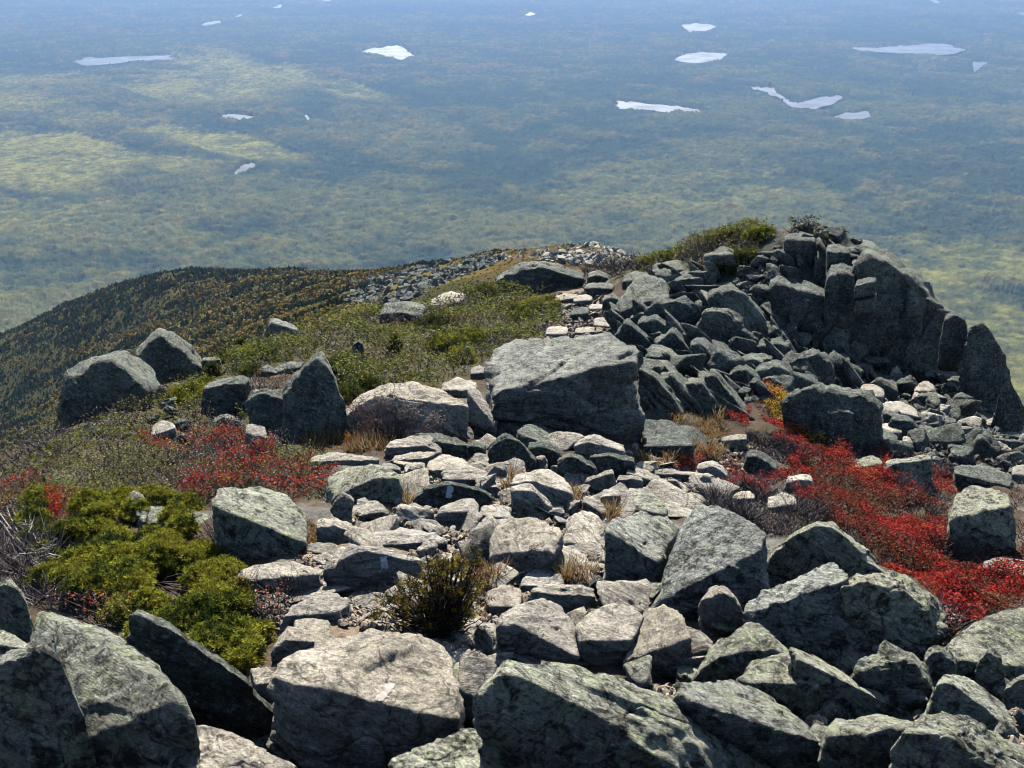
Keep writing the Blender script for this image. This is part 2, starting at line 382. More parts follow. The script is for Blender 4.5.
R('boulder','t','square-cornered boulder with brown shaded front beside the twiggy bush','495,625 512,623 540,641 560,656 578,657','500,612 528,607 538,599 560,608 577,622','497,640 515,655 532,669 556,663 578,660',G2,round_p=90)
R('rock','t','bright striped slab lying right of the brown-fronted boulder','580,640 580,655 600,656 620,652 634,640','576,626 590,614 613,602 625,603 644,613','581,662 605,664 634,650',G2)
R('rock','t','slanted ridge-backed rock with a dark right side near bottom centre','622,662 652,660 668,645 690,637','640,634 645,609 662,606 677,608 686,624','625,668 655,670 690,660',G2)
R('rock','t','thin flat ledge stone under the ridge-backed rock','655,663 680,662 706,657','658,659 685,657 706,655','660,668 690,672 704,662',G2)
R('rock','t','small bright flat stone between the ridge-backed rock and the upright stone','690,655 706,657 712,650','682,623 692,630 712,637','692,660 708,660',G2)
R('rock','t','dark upright thumb-shaped stone at the foot of the whitish sloping boulder','697,604 712,599 718,590 735,600 744,615','704,592 719,584 735,593 746,618','706,622 714,638 724,636 745,622',G1,round_p=20)
R('rock','l','low rock with a dark front band below the thumb-shaped stone','692,682 710,662 735,654 775,650 790,656','712,648 730,640 748,621 765,629 787,646','695,685 720,684 755,672 787,664',G1)
R('boulder','l','long low greenish boulder with a squared right end near the bottom edge','690,702 730,728 757,745 775,752 800,737','672,687 700,683 735,682 757,692 785,716 805,720','700,715 740,745 775,772 816,770 817,742',G1)
R('boulder','l','lumpy green-grey boulder with a dark lower lip left of the mossy ridge','738,682 766,698 785,702 806,694 820,686','735,676 760,662 788,651 808,664 821,680','768,708 785,722 805,726 822,712',G1)
R('boulder','l','long mossy ridge of rock descending to the right behind the lumpy boulder','800,660 822,680 840,690 870,700 895,708 918,719','792,648 815,656 845,672 878,690 905,705 922,718','820,708 830,718 870,717 915,724',G1,tilt=-.15)
R('boulder','l','rounded pale green boulder at the bottom edge on the right','822,736 845,748 880,742 900,730','823,722 838,713 866,711 900,717 920,724','820,768 870,792 905,768',G1,round_p=20)
R('boulder','l','wide low boulder with a black pitted front in the bottom right corner','890,752 905,730 945,737 985,768 1030,790','925,722 945,717 975,725 1005,740 1034,755','890,778 940,795 1000,812',G1,rough=1.5)
R('boulder','l','knife-edged rock slanting down to the right edge above the pitted boulder','938,682 952,684 975,701 1000,722 1020,735','944,672 962,674 985,690 1005,705 1022,730','925,717 950,724 985,731 1018,740',G1)
R('boulder','l','large smooth grey boulder cut by the right edge below the red heath','950,660 968,668 985,672 1034,668','945,648 966,624 990,612 1034,603','955,676 985,692 1034,692',G1,tilt=-.15)
R('rock','l','dark purple pointed stone standing before the large smooth right-edge boulder','976,668 986,654 1000,660','980,660 990,647 1001,655','978,684 992,697 1004,692',G1)
R('rock','l','dark stone at the right edge beside the purple pointed stone','1004,690 1018,682 1034,676','1006,685 1018,678 1034,670','1006,706 1018,713 1034,713',G1)
R('boulder','w','heavy boulder with a bright left slope and black right face in the right foreground','748,614 770,618 800,607 822,596 848,582','746,602 765,592 800,574 820,565 848,568','752,632 790,650 830,660 872,655',G1,rough=1.2,tilt=-.1)
R('boulder','l','rugged blackish lumpy boulder adjoining the red heath','840,587 868,584 900,592 928,610 938,630','850,572 872,578 912,574 930,590 942,615','860,660 900,660 936,648',G1,rough=1.7,blocks=(10,.12,.3,1.0))
R('rock','l','jagged mossy rock in the hollow below the rugged blackish boulder','858,674 885,669 915,664 932,680','860,658 885,650 910,652 927,665','865,702 905,714 940,716',G1,rough=1.7,blocks=(10,.12,.3,1.0))
R('rock','l','small jagged dark rock between the mossy hollow and the smooth boulder','925,657 940,652 954,665','930,648 945,648 956,660','930,692 945,692 956,686',G1,rough=1.8)
R('boulder','w','whitish lichen-mottled boulder sloping steeply up to a peak, centre right','652,606 675,610 700,592 735,580 762,554','668,560 684,528 697,503 712,508 740,524 766,532','655,614 690,622 735,608 765,590',G1,tilt=-.12)
R('boulder','l','dark gable-shaped boulder behind the bright-sloped boulder','766,566 790,546 816,528 832,531 865,560 892,581','772,556 793,538 818,522 829,522 852,539 880,568','765,592 800,588 850,588 890,588',G1)
R('boulder','w','split cubic boulder with a bright top and yellow-green front in mid trail','606,531 622,541 640,556 658,565','608,522 625,515 648,510 668,518 680,525','604,570 615,585 640,592 660,594',G2,round_p=90)
R('rock','t','large bright flat slab in the trail right of the twiggy bush','488,550 490,565 508,580 522,563 550,549','494,533 508,522 522,516 545,525 562,533','490,571 510,588 524,575 552,556',G2,tilt=-.1)
R('rock','t','flat pale paving rock left of the split cubic boulder','563,541 585,545 604,548','568,522 582,509 598,515 607,527','565,547 588,551 605,554',G2)
R('rock','t','low rounded slab below the flat pale paving rock','537,558 555,563 577,577 587,570','540,552 553,544 575,549 586,556','540,564 560,571 582,582',G2)
R('rock','t','small bright flaky stone above the brown-fronted boulder','518,585 540,588 562,587','525,576 540,566 562,574','520,592 540,595 562,592',G2)
R('rock','t','broad rock with lit crown and dark front below the dark pyramid stone','510,485 533,481 548,491 570,494','518,474 545,468 560,476 572,487','520,501 552,510 574,510',G2)
R('rock','t','smaller dark-fronted stone tucked before the broad lit-crowned rock','512,491 535,493 550,508','512,486 530,484 545,492','514,505 535,513 552,513',G2)
R('rock','d','dark pyramid stone in front of the great flat-topped boulder','488,453 503,438 518,441 535,462','493,445 506,434 520,440 533,455','490,471 510,481 535,473',G2)
R('rock','d','lit-backed stone just right of the dark pyramid','517,433 530,441 550,446 562,450','516,427 537,422 552,430 561,442','520,442 535,449 560,453',G2)
R('rock','d','low dark stone below the lit-backed stone','527,449 540,446 560,453','530,442 545,441 560,449','528,461 545,466 565,466',G2)
R('rock','d','rounded dark hump between the pyramid stone and the long sausage-shaped rock','557,461 570,456 586,462 598,473','562,453 572,450 588,457 598,467','560,476 575,486 600,484',G2,round_p=16)
R('rock','t','long sausage-shaped rock under the great flat-topped boulder','572,446 585,442 605,447 626,451','576,436 592,434 612,441 626,445','574,456 600,459 626,456',G2,round_p=20)
R('rock','d','dark flat stone directly beneath the sausage-shaped rock','590,458 612,457 634,461','592,454 612,453 634,457','592,471 615,473 636,469',G2)
R('rock','t','triangular dark stone with a lit tip below the sausage-shaped rock','585,482 602,477 614,473','588,477 604,471 613,469','587,488 605,491 617,488',G2)
R('rock','t','tilted plank-like stone on the right side of the trail','626,473 642,479 660,482','628,466 645,470 660,477','628,479 645,485 660,486',G2)
R('rock','t','small square stone left of the tilted plank-like stone','617,481 630,479 642,481','618,476 630,474 642,477','618,490 632,491 642,489',G2)
R('rock','t','bright flat stone near the orange grass on the right of the trail','655,474 672,476 688,475','657,470 672,469 688,473','657,478 688,480',G2)
R('rock','l','smooth grey half-buried rock above the split cubic boulder','626,508 645,513 665,514','627,492 642,489 658,497 668,506','628,515 648,519 666,518',G2)
R('rock','t','thin flat slab resting behind the half-buried rock','628,492 645,495 664,500','630,487 648,488 664,494','630,496 648,499 664,503',G2)
R('rock','t','flat pale stone at the edge of the grey heath','674,500 690,503 708,503','676,493 690,492 708,498','676,505 708,508',G2)
R('rock','t','little dark block left of the half-buried rock','600,498 610,496 620,496','603,490 612,489 620,491','602,507 612,507 620,503',G2)
R('rock','t','grey stone leaning below the little dark block','583,501 592,511 604,514','584,496 596,497 606,508','585,509 595,516 604,518',G2)
R('rock','t','lit stone among red leaves right of the trail','697,469 712,466 728,476','700,462 715,461 728,471','700,479 712,481 728,480',G2)
R('rock','t','pair-topped pale stone below the slanted outcrop slabs','723,441 735,443 747,439','722,437 735,435 746,434','724,447 745,445',G3)
R('rock','d','dark slanting stone at the upper end of the red strip','746,457 756,456 775,469','749,450 760,452 778,462','747,463 758,471 776,481',G3)
R('boulder','d','wide flat slab at the foot of the outcrop right of the great boulder','645,447 665,450 692,446','643,420 665,419 685,430 694,440','646,453 665,455 692,451',G3)
R('rock','d','pointed dark slab end beside the orange grass','680,433 695,446 706,451','680,424 695,425 708,440','682,441 706,456',G3)
R('rock','t','small grey stone on the left fringe of the red swath','732,499 745,500 756,498','735,492 745,490 755,494','734,503 755,502',G6)
R('boulder','g','great flat-topped overhanging boulder in the middle of the ridge','495,396 512,398 540,388 575,379 610,369 641,356','497,352 520,343 550,339 610,340 632,346 642,352','496,418 520,432 560,438 600,438 636,432',G2,key='great',round_p=90,lean=.02,tilt=-.14,led=2.2,cuts=26,chunk=.03)
R('boulder','t','low whale-backed boulder with a dark twiggy shrub on its front','334,428 350,412 378,400 410,405 440,404 467,407','345,412 374,390 398,383 430,386 455,395 467,404','335,434 380,440 430,438 466,422',G5)
R('boulder','d','pointed dark boulder like a shark fin on the left heath','284,398 300,376 318,354 330,373 345,407','290,385 308,362 320,350 328,362 340,392','284,440 310,444 345,428',G5,extra=[('246,404 262,395 287,400','249,394 265,389 287,391','250,427 270,436 292,440')],lean=.35)
R('boulder','d','dark wedge boulder at the far left edge of the ridge','70,378 90,366 112,361 128,373 140,389','76,369 97,360 124,352 146,371 163,388','64,419 85,420 108,404 140,393',G5,lean=.3,tilt=-.45,led=3,lfreq=.8,bed=(.6,-.3,.75),cuts=8)
R('boulder','d','taller dark peak-shaped boulder behind the left wedge boulder','136,357 148,343 159,334 168,353 184,375','142,348 160,330 178,339 196,352 203,361','140,370 165,389 186,380 202,370',G5,lean=.35,tilt=-.45,cuts=8,led=2)
R('rock','d','small flat stone right of the peak-shaped boulder','201,361 210,362 220,360','203,358 212,357 221,358','201,367 212,365 220,363',G5)
R('boulder','d','weathered grey outcrop half sunk in heath left of the shark-fin boulder','203,389 225,383 245,385','208,380 228,375 250,377','200,413 225,416 245,409',G5)
R('rock','d','flat dark stone at the edge of the left red leaves','212,424 224,417 240,422','216,417 226,413 238,418','214,427 240,429',G5)
R('rock','t','pale lit stone behind the left red leaves','150,436 165,433 175,428','155,424 165,420 174,423','152,440 175,435',G5)
R('rock','t','bright white-topped stone among the left red leaves','245,433 257,440 268,438','247,424 257,423 266,428','246,446 256,456 268,451',G5)
R('boulder','g','beak-shaped rock on the left skyline of the ridge','262,338 270,322 282,326 296,330','268,330 272,317 284,320 299,328','262,343 280,337 298,332',G5)
R('rock','d','low grey stones strip behind the shark-fin boulder','273,373 285,369 300,367','276,367 290,362 304,361','274,376 300,373',G5)
R('rock','d','little stone left of the strip behind the shark-fin boulder','258,373 268,371 278,374','262,366 268,365 276,370','258,377 276,379',G5)
R('boulder','d','dark block with a pale top at the back edge of the green heath','380,313 402,313 422,316','385,304 405,300 425,304','379,323 400,323 420,319',G5)
R('boulder','t','flat pale slab right of the pale-topped dark block','430,306 445,304 460,302','432,299 450,291 466,294','432,311 460,306',G5)
R('rock','d','small dark stone standing alone in the green heath','352,347 358,341 363,345','354,344 359,339 363,343','352,356 358,357 363,355',G5)
R('boulder','d','long dark rock wall across the trail at the ridge brow','497,280 520,270 540,267 565,274 584,279','503,273 525,264 540,262 566,269 586,273','498,292 540,295 584,292',G5,lean=.05,blocks=(16,.3,.8,.8))
R('rock','d','dark block at the right end of the long rock wall','587,278 598,275 610,279','590,272 600,270 610,275','588,284 610,285',G5)
# ---- upper trail
for lab, a, b, c in [
 ('flat step stone at the top of the upper trail','552,301 565,301 575,298','556,296 567,293 577,294','552,304 575,303'),
 ('flat stone beside the topmost step of the upper trail','573,301 585,303 592,300','575,296 586,294 592,296','574,305 590,306'),
 ('dark squat stone in the middle of the upper trail','570,315 580,316 588,313','572,310 582,306 588,308','571,322 588,319'),
 ('pale stone right of the squat stone on the upper trail','588,309 597,309 604,308','590,304 597,303 604,305','589,312 603,312'),
 ('bright flat slab on the right of the upper trail','594,325 605,328 614,327','595,319 605,317 613,322','595,328 613,331'),
 ('flat trail stone just behind the great flat-topped boulder','574,333 585,333 595,332','576,328 586,327 595,327','575,336 594,335'),
 ('stone edging the green heath left of the upper trail','545,334 555,337 567,334','548,327 558,325 568,327','547,339 566,339'),
 ('dark block where the upper trail meets the outcrop','602,301 613,297 620,301','604,296 613,293 620,297','602,313 616,315 620,309'),
 ('dark stone below the block ending the long rock wall','585,288 598,288 612,289','588,283 600,282 614,284','586,293 612,295')]:
    R('rock','d' if 'dark' in lab else 't',lab,a,b,c,'stones of the upper trail')
# ---- outcrop, centre right
for lab, a, b, c, kw in [
 ('rounded pale-backed ledge at the upper left end of the outcrop','617,313 630,308 650,302 670,297','618,300 625,285 645,272 662,278 672,290','617,321 640,323 668,313',dict(round_p=20)),
 ('dome-shaped rock at the top of the outcrop under the bushes','674,284 690,275 703,285','672,275 688,268 700,276','675,295 690,295 703,291',dict(round_p=16)),
 ('flat lit rock crowning the outcrop','650,272 672,271 692,269','655,263 675,260 690,262','652,277 690,275',{}),
 ('pale flat rock above the rounded ledge','622,282 635,280 648,276','624,274 635,271 648,272','622,291 648,283',{}),
 ('big dark-faced block with a lit right edge in the upper outcrop','646,309 660,303 674,300 688,304 692,309','650,304 668,298 684,296 694,303 702,311','650,324 676,334 688,337 700,320',{}),
 ('low stone left of the big dark-faced outcrop block','628,319 640,314 658,315','630,315 644,309 660,310','628,329 645,331 660,327',{}),
 ('slanted stone beneath the big dark-faced outcrop block','637,324 652,317 671,330','641,318 654,313 673,326','640,337 658,344 675,340',{}),
 ('leaning dark slab directly behind the great flat-topped boulder','614,336 624,322 650,343','618,328 626,318 653,340','616,344 640,357 655,354',{}),
 ('second leaning slab right of the one behind the great boulder','655,343 672,332 690,351','660,336 675,328 694,347','660,357 685,366 694,358',{}),
 ('narrow slanting slab below the two leaning slabs','648,351 665,352 688,368','652,343 668,346 690,363','652,368 675,374 690,372',{}),
 ('striped layered slab in the middle of the outcrop','692,346 700,343 715,357 732,369','696,341 704,338 720,349 735,365','694,362 712,374 732,380',dict(rough=1.6)),
 ('thin slab leaning on the striped layered slab','708,344 720,351 736,359','712,338 725,343 739,354','712,354 735,374',{}),
 ('largest dark slab of the outcrop sloping down to the right','708,298 722,291 735,288 752,309 766,331','712,290 735,284 748,296 764,318 770,328','712,320 740,332 766,344',{}),
 ('flat lit shelf behind the largest dark slab','702,294 718,292 735,287','704,287 720,282 733,281','702,301 735,293',{}),
 ('dark triangular slab below the largest dark slab','693,335 706,312 722,314 738,323','698,325 708,308 724,309 742,318','694,342 715,348 742,344',{}),
 ('dark rock with a small lit ledge right of the triangular slab','730,335 742,329 757,341','728,329 744,322 758,334','732,347 755,352',{}),
 ('large layered slab sloping right behind the great boulder','640,371 655,379 672,399 680,409','642,365 660,378 675,393 684,404','640,410 660,417 682,416',dict(rough=1.6)),
 ('upright slanted slab right of the large layered slab','660,379 672,375 690,393 700,409','664,373 680,371 694,385 704,402','664,397 690,414 704,414',{}),
 ('slanted slab pointing down at the orange grass','684,385 702,384 724,411','688,378 706,376 727,404','690,397 712,416 726,418',{}),
 ('right-hand parallel slab beside the red bush','700,379 714,375 742,409','702,372 716,369 746,404','708,392 730,414 746,418',{}),
 ('dark knob of rock with a lit tip above the red bush','729,376 744,369 758,381','732,370 746,364 761,376','730,390 748,394 762,392',{}),
 ('flat dark rock under the orange tuft in the outcrop','734,365 750,359 770,363','736,359 752,352 772,355','738,372 770,374',{}),
 ('dark ledge right of the orange tuft in the outcrop','756,347 772,343 790,346','758,341 775,337 790,338','756,358 790,364',{}),
 ('small tilted white plate of rock under the knob','766,328 773,326 779,321','767,322 774,318 779,317','767,333 779,330',{}),
 ('second small pale plate of rock under the knob','780,336 788,334 797,327','782,328 790,322 797,322','781,344 797,342',{})]:
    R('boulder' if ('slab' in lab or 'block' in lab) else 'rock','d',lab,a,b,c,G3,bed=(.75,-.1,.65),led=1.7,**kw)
# ---- knob
for nm, lab, a, b, c, kw in [
 ('boulder','rock with a long lit roof-like top below the knob cliff','778,367 800,359 818,355 832,365','782,361 803,352 818,348 830,358','782,384 810,388 836,384',{}),
 ('rock','flat-topped rock right of the roof-like rock','828,362 840,361 850,361','829,355 842,353 850,354','830,382 850,384',{}),
 ('rock','curved layered rock at the foot of the knob cliff','820,343 832,329 848,333','824,334 836,322 849,326','822,354 848,356',dict(rough=1.6)),
 ('boulder','broad black-shaded rock face above the yellow and red heath','784,404 802,391 826,387 850,394 877,412','790,396 806,384 828,381 850,386 878,402','793,420 822,442 860,455 884,452',dict(lean=.3,cuts=26,led=2.0,bed=(.8,-.2,.5),chunk=.05,blocks=(40,.2,.5,1.6))),
 ('rock','dark rock left of the roof-like rock','756,373 775,367 792,373','758,366 776,361 792,366','758,386 790,398',{}),
 ('boulder','square block on the summit of the knob','784,239 798,240 814,241','785,234 800,232 814,235','784,260 800,265 815,264',dict(round_p=90,lean=.05)),
 ('rock','pale flat rock left of the square summit block','757,252 770,251 783,250','758,246 770,241 782,240','757,260 783,262',{}),
 ('boulder','pale-capped rock column on the knob face','827,251 838,252 850,253','828,246 840,244 850,247','828,300 840,312 850,305',dict(lean=.1)),
 ('boulder','huge dark cliff block forming the right shoulder of the knob','853,270 864,260 885,260 905,274 925,290 940,314','858,258 872,250 890,253 910,268 930,284 943,308','852,350 875,366 905,372 942,372',dict(lean=.12,bed=(.85,-.35,.25),led=2.0,blocks=(90,.3,.65,1.8))),
 ('boulder','flat summit slab right of the square summit block','830,248 850,249 872,253','832,240 852,238 872,241 882,250','835,256 880,260',{}),
 ('boulder','rubbly sunlit buttress on the left face of the knob','770,284 790,287 815,294 830,299','775,268 792,264 812,276 830,288','770,332 800,342 832,336',dict(led=2.0,blocks=(34,.2,.6,1.1))),
 ('boulder','dark recessed pillar between the buttress and the cliff block','826,277 840,272 855,277','828,266 840,262 856,266','826,345 856,358',dict(lean=.1)),
 ('rock','dark rock under the pale-capped column','815,259 822,257 830,263','815,252 824,250 830,256','815,277 830,287',{}),
 ('rock','small sunlit ledge high on the cliff block','855,286 865,284 877,281','857,280 866,277 876,277','856,292 876,290',dict(lean=.1,Y=22.9)),
 ('rock','lower sunlit ledge on the cliff block','856,303 866,301 876,297','858,297 867,293 876,293','857,309 876,305',dict(lean=.1,Y=22.9)),
 ('rock','rock pinnacle on the right skyline beyond the cliff block','944,321 953,316 966,321','946,316 954,312 965,316','946,347 955,352 968,347',dict(Y=21.6,lean=.1)),
 ('boulder','tall dark pillar on the right skyline','968,333 984,329 993,346 1003,361 1011,386','970,327 984,324 995,342 1005,356 1014,390','966,380 990,400 1012,414',dict(lean=.15,blocks=(16,.2,.45,2.2))),
 ('boulder','lowest dark cliff block at the right skyline','1000,392 1012,390 1022,412','1002,385 1013,386 1025,408','1000,430 1022,445',dict(lean=.2,blocks=(8,.15,.3,1.8)))]:
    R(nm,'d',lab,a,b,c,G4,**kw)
# ---- slope below the knob
for nm, m, lab, a, b, c in [
 ('boulder','l','grey wedge boulder surrounded by red heath','886,466 900,473 918,469 931,459','887,461 905,460 922,455 930,455','895,480 915,487 933,484'),
 ('rock','l','pale rock left of the grey wedge boulder','855,468 872,471 882,464','856,458 870,455 880,458','858,474 874,475 883,469'),
 ('rock','t','rounded blue-grey stone in the red heath','786,482 798,480 812,481','788,475 800,473 812,476','786,491 800,495 814,489'),
 ('rock','t','bright crumbly rock at the edge of the grey heath','768,508 785,508 797,503','768,496 782,492 797,497','768,513 796,509'),
 ('boulder','l','big fissured boulder near the right edge above the red heath','948,519 975,523 1000,521 1012,506','955,497 966,487 990,489 1008,493','955,530 985,552 1010,554 1018,542'),
 ('rock','t','lit flat slab at the right edge beyond the red heath','985,567 1005,575 1034,577','985,561 1005,558 1034,562','990,574 1034,583'),
 ('rock','d','long low grey ledge behind the fissured boulder','955,473 980,483 1010,486','955,465 985,465 1012,475','960,482 1010,494'),
 ('rock','t','pale stone at the right edge above the fissured boulder','1012,474 1022,478 1034,476','1012,466 1020,464 1034,465','1013,481 1034,484'),
 ('rock','t','bright triangular plate beside the black-shaded face','878,433 888,437 902,432','880,424 888,423 902,430','880,439 900,439'),
 ('rock','t','small bright stone right of the triangular plate','902,443 908,447 913,443','903,437 908,435 912,440','903,449 912,450'),
 ('rock','t','lit flat rock above the triangular plate','884,411 902,413 920,417','882,402 900,400 918,408','886,420 902,424 920,424'),
 ('rock','t','pale pair-like rock at the right end of the black-shaded face','860,395 872,400 884,397','862,386 875,384 884,388','862,402 882,406'),
 ('rock','t','lit humped stone in the middle of the talus','914,391 925,391 936,392','916,384 926,380 935,387','915,399 936,400'),
 ('boulder','d','flat dark table rock in the upper talus','916,377 935,377 955,377','918,372 935,371 955,372','918,388 955,388'),
 ('rock','d','dark box-shaped rock right of the table rock','940,381 952,380 972,382','942,376 955,375 972,377','942,394 970,396'),
 ('boulder','d','dark box-shaped boulder with a lit rim below the pinnacle','931,347 945,351 966,358','932,341 948,343 967,353','935,364 950,374 967,377'),
 ('rock','t','tiny brilliant white stone below the cliff block','926,367 933,369 939,366','928,361 934,360 938,364','927,371 938,371'),
 ('rock','t','small white stone at the foot of the cliff block','890,376 897,375 903,378','892,369 897,366 902,372','890,386 904,386'),
 ('rock','t','smooth pale stone high in the right talus','985,425 993,425 1000,424','986,420 993,417 999,420','986,430 999,430'),
 ('rock','t','pale leaf-shaped stone near the dark ledge','953,450 960,453 966,450','954,443 960,442 966,447','954,456 966,456')]:
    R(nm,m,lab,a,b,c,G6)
# ---- left middle trail
for nm, m, lab, a, b, c in [
 ('boulder','l','big slab-topped boulder with a green lit top beside the spruce shrub','211,505 222,526 240,536 270,535 304,543','213,493 235,491 262,488 288,497 306,515','225,537 245,562 275,562 304,552'),
 ('rock','l','flat whitish slab behind the spruce shrub','142,522 165,525 205,526','135,502 150,506 180,509 207,513','142,531 205,533'),
 ('rock','t','short upright slab at the back of the spruce shrub','131,510 137,523 146,525','130,493 140,491 147,500','132,523 146,529'),
 ('boulder','t','smooth low slab below the slab-topped boulder','235,583 260,591 300,583 318,573','240,570 265,563 290,561 320,568','240,592 265,600 305,596'),
 ('boulder','t','wavy-topped brown rock right of the spruce shrub','281,616 298,618 318,623 340,613','290,604 310,595 335,591 352,598','280,632 300,638 318,640 338,630'),
 ('rock','t','rounded cube rock between the spruce shrub and the big flat boulder','272,651 285,639 300,643 314,642','280,632 290,626 305,628 314,637','270,664 290,662 312,648'),
 ('rock','t','small rock at the left end of the big pale flat boulder','256,684 275,681 286,681','250,668 265,666 284,677','260,697 286,712'),
 ('rock','t','thin stone strip behind the big pale flat boulder','325,636 345,640 362,637','330,628 345,626 365,625','328,641 362,643'),
 ('rock','t','rounded stone strip under the twiggy bush','352,640 370,635 388,638','358,631 372,628 388,633','352,645 388,647'),
 ('rock','t','dark reddish rock in the orange grass','317,528 335,526 350,533 360,545','318,519 335,517 350,524 361,538','320,540 340,548 360,550'),
 ('rock','t','flat pale stone below the reddish rock','308,551 325,557 345,556','308,543 330,543 346,548','310,557 345,563'),
 ('rock','t','flat sunlit slab in the bare earth above the twiggy bush','373,545 395,552 420,548 447,541','372,532 395,526 420,530 448,538','376,553 400,557 445,547'),
 ('rock','t','bright-topped cube of rock in the middle of the trail','438,513 458,517 478,511','440,507 460,500 472,498 479,504','440,529 460,533 478,524'),
 ('boulder','l','greenish rock with a black side left of the trail','330,498 350,491 375,478 402,479','325,480 345,468 372,464 392,470','335,504 365,507 390,510 400,494'),
 ('rock','t','thin flat slab behind the greenish black-sided rock','310,462 330,464 350,463 378,460','315,456 335,452 360,455 376,457','312,467 376,465'),
 ('rock','t','pale humped slab below the whale-backed boulder','384,448 405,447 425,446 442,453','390,440 412,435 432,436 442,445','390,454 410,457 442,460'),
 ('rock','d','dark low slab right of the pale humped slab','428,441 445,443 466,446','415,432 440,432 466,442','435,452 450,457 468,457'),
 ('rock','t','sharp bright blade of rock below the pale humped slab','388,461 405,462 428,458','395,456 415,451 440,451','390,464 425,467'),
 ('rock','t','pale rounded rock at the head of the lower trail','426,470 440,476 462,470','430,460 445,453 465,458 470,466','428,475 445,481 464,475'),
 ('rock','t','knobbly pale rock behind the dark painted rock','440,478 465,484 490,480','445,468 470,464 490,472','442,485 488,489'),
 ('rock','t','brilliant white stone at the left of the trail head','405,472 415,474 425,470','405,465 415,462 425,463','406,476 424,475'),
 ('rock','t','small dark stone left of the brilliant white stone','381,468 392,471 400,470','383,462 392,463 400,467','382,471 392,476 400,475'),
 ('rock','t','loose pebble-like rock on the bare earth','400,513 407,516 413,513','402,508 409,507 413,510','401,519 413,519'),
 ('rock','d','dark stone left of the pyramid stone','463,449 473,446 485,449','466,443 475,441 486,444','464,456 485,457'),
 ('rock','t','low grey rock right of the bright-topped cube','480,515 495,522 510,518','482,506 496,504 510,508','482,521 508,526'),
 ('rock','t','pale slab leaning against the left end of the great boulder','467,391 475,406 490,421','470,386 480,392 493,415','468,417 485,442 493,434'),
 ('rock','t','flat stone left of the great boulder behind the whale-backed boulder','440,390 458,393 475,390','443,382 458,377 475,382','442,397 475,398'),
 ('rock','t','little rounded stone at the back left corner of the great boulder','470,374 480,375 488,372','472,368 480,365 487,368','470,381 488,381'),
 ('rock','t','bright sliver of stone at the right end of the whale-backed boulder','463,420 470,428 477,425','464,415 471,417 477,421','464,426 476,431'),
 ('rock','t','long angular rock above the bright striped slab','530,592 550,600 565,613 596,596','535,588 560,584 592,588','532,599 565,619 596,603'),
 ('rock','d','small dark upright stone right of the long angular rock','590,586 597,581 608,590','592,578 598,574 608,585','592,601 608,601'),
 ('rock','t','pale crumpled rock right of the twiggy bush','485,606 500,612 520,607','487,590 505,582 522,588','487,613 520,613')]:
    R(nm,m,lab,a,b,c,G2)
R('boulder','t','pale split rock with a white paint blaze on its shaded side','326,572 345,560 362,553 385,556 418,563','335,555 345,547 362,549 390,551 418,559','328,591 352,593 378,582 416,576',G2,key='blaze_a',lean=.1)
R('boulder','d','dark rounded rock with a white paint blaze in the upper trail','411,501 425,490 450,484 475,490 491,496','416,494 430,486 450,481 475,486 491,492','413,508 440,510 470,509 490,505',G2,key='blaze_b',round_p=20,lean=.15)
# ---- white paint on three of the rocks: a thin skin laid on the stone
m, nt, b, N, L = newmat('white_paint', .7, .3)
nz = N('ShaderNodeTexNoise'); nz.inputs['Scale'].default_value = 45; tc = N('ShaderNodeNewGeometry'); L(tc.outputs['Position'], nz.inputs['Vector'])
rp = ramp(N, [(.35, (.72, .72, .72)), (.6, (.85, .86, .88))]); L(nz.outputs['Fac'], rp.inputs[0]); L(rp.outputs[0], b.inputs['Base Color'])
mw, ntw, bw, Nw, Lw = newmat('worn_paint', .8, .2)
nzw = Nw('ShaderNodeTexNoise'); nzw.inputs['Scale'].default_value = 30; nzw.inputs['Detail'].default_value = 6; tcw = Nw('ShaderNodeNewGeometry'); Lw(tcw.outputs['Position'], nzw.inputs['Vector'])
rpw = ramp(Nw, [(.45, (.34, .31, .27)), (.7, (.44, .415, .37))]); Lw(nzw.outputs['Fac'], rpw.inputs[0]); Lw(rpw.outputs[0], bw.inputs['Base Color'])
def paint(key, quad, label, nx=8, ny=14, m=m):
    o, v, t, base = ROCKS[key]; bv = bvh_of(v, t); q = np.array(P(quad)); vs = []; ok = np.zeros((ny, nx), int) - 1
    for j in range(ny):
        for i in range(nx):
            a, c = i / (nx - 1), j / (ny - 1)
            p = (q[0] * (1 - a) + q[1] * a) * (1 - c) + (q[3] * (1 - a) + q[2] * a) * c
            if i in (0, nx - 1) or j in (0, ny - 1): p = p + rng.normal(size=2) * .5
            d = Vector(rays(*p)); d.normalize(); h = bv.ray_cast(Vector((0, 0, 0)), d)
            if h[0] is not None: ok[j, i] = len(vs); vs.append(np.array(h[0] + h[1] * .004) - base)
    f = [(ok[j, i], ok[j, i + 1], ok[j + 1, i + 1], ok[j + 1, i]) for j in range(ny - 1) for i in range(nx - 1) if min(ok[j, i], ok[j, i + 1], ok[j + 1, i + 1], ok[j + 1, i]) >= 0]
    if f: link('paint_blaze', mesh_np('paint_blaze', vs, quads=f), m, o, label)
paint('blaze_a', '380.5,556.5 387.5,556.5 388,568.5 381,568.5', 'upright white painted trail blaze')
paint('blaze_b', '448,485.5 454,486 451.5,498 445.5,498', 'slanted white painted trail blaze')
paint('flat', '387,682 396,684 383,702 374,701', 'faded white painted trail mark', m=mw)
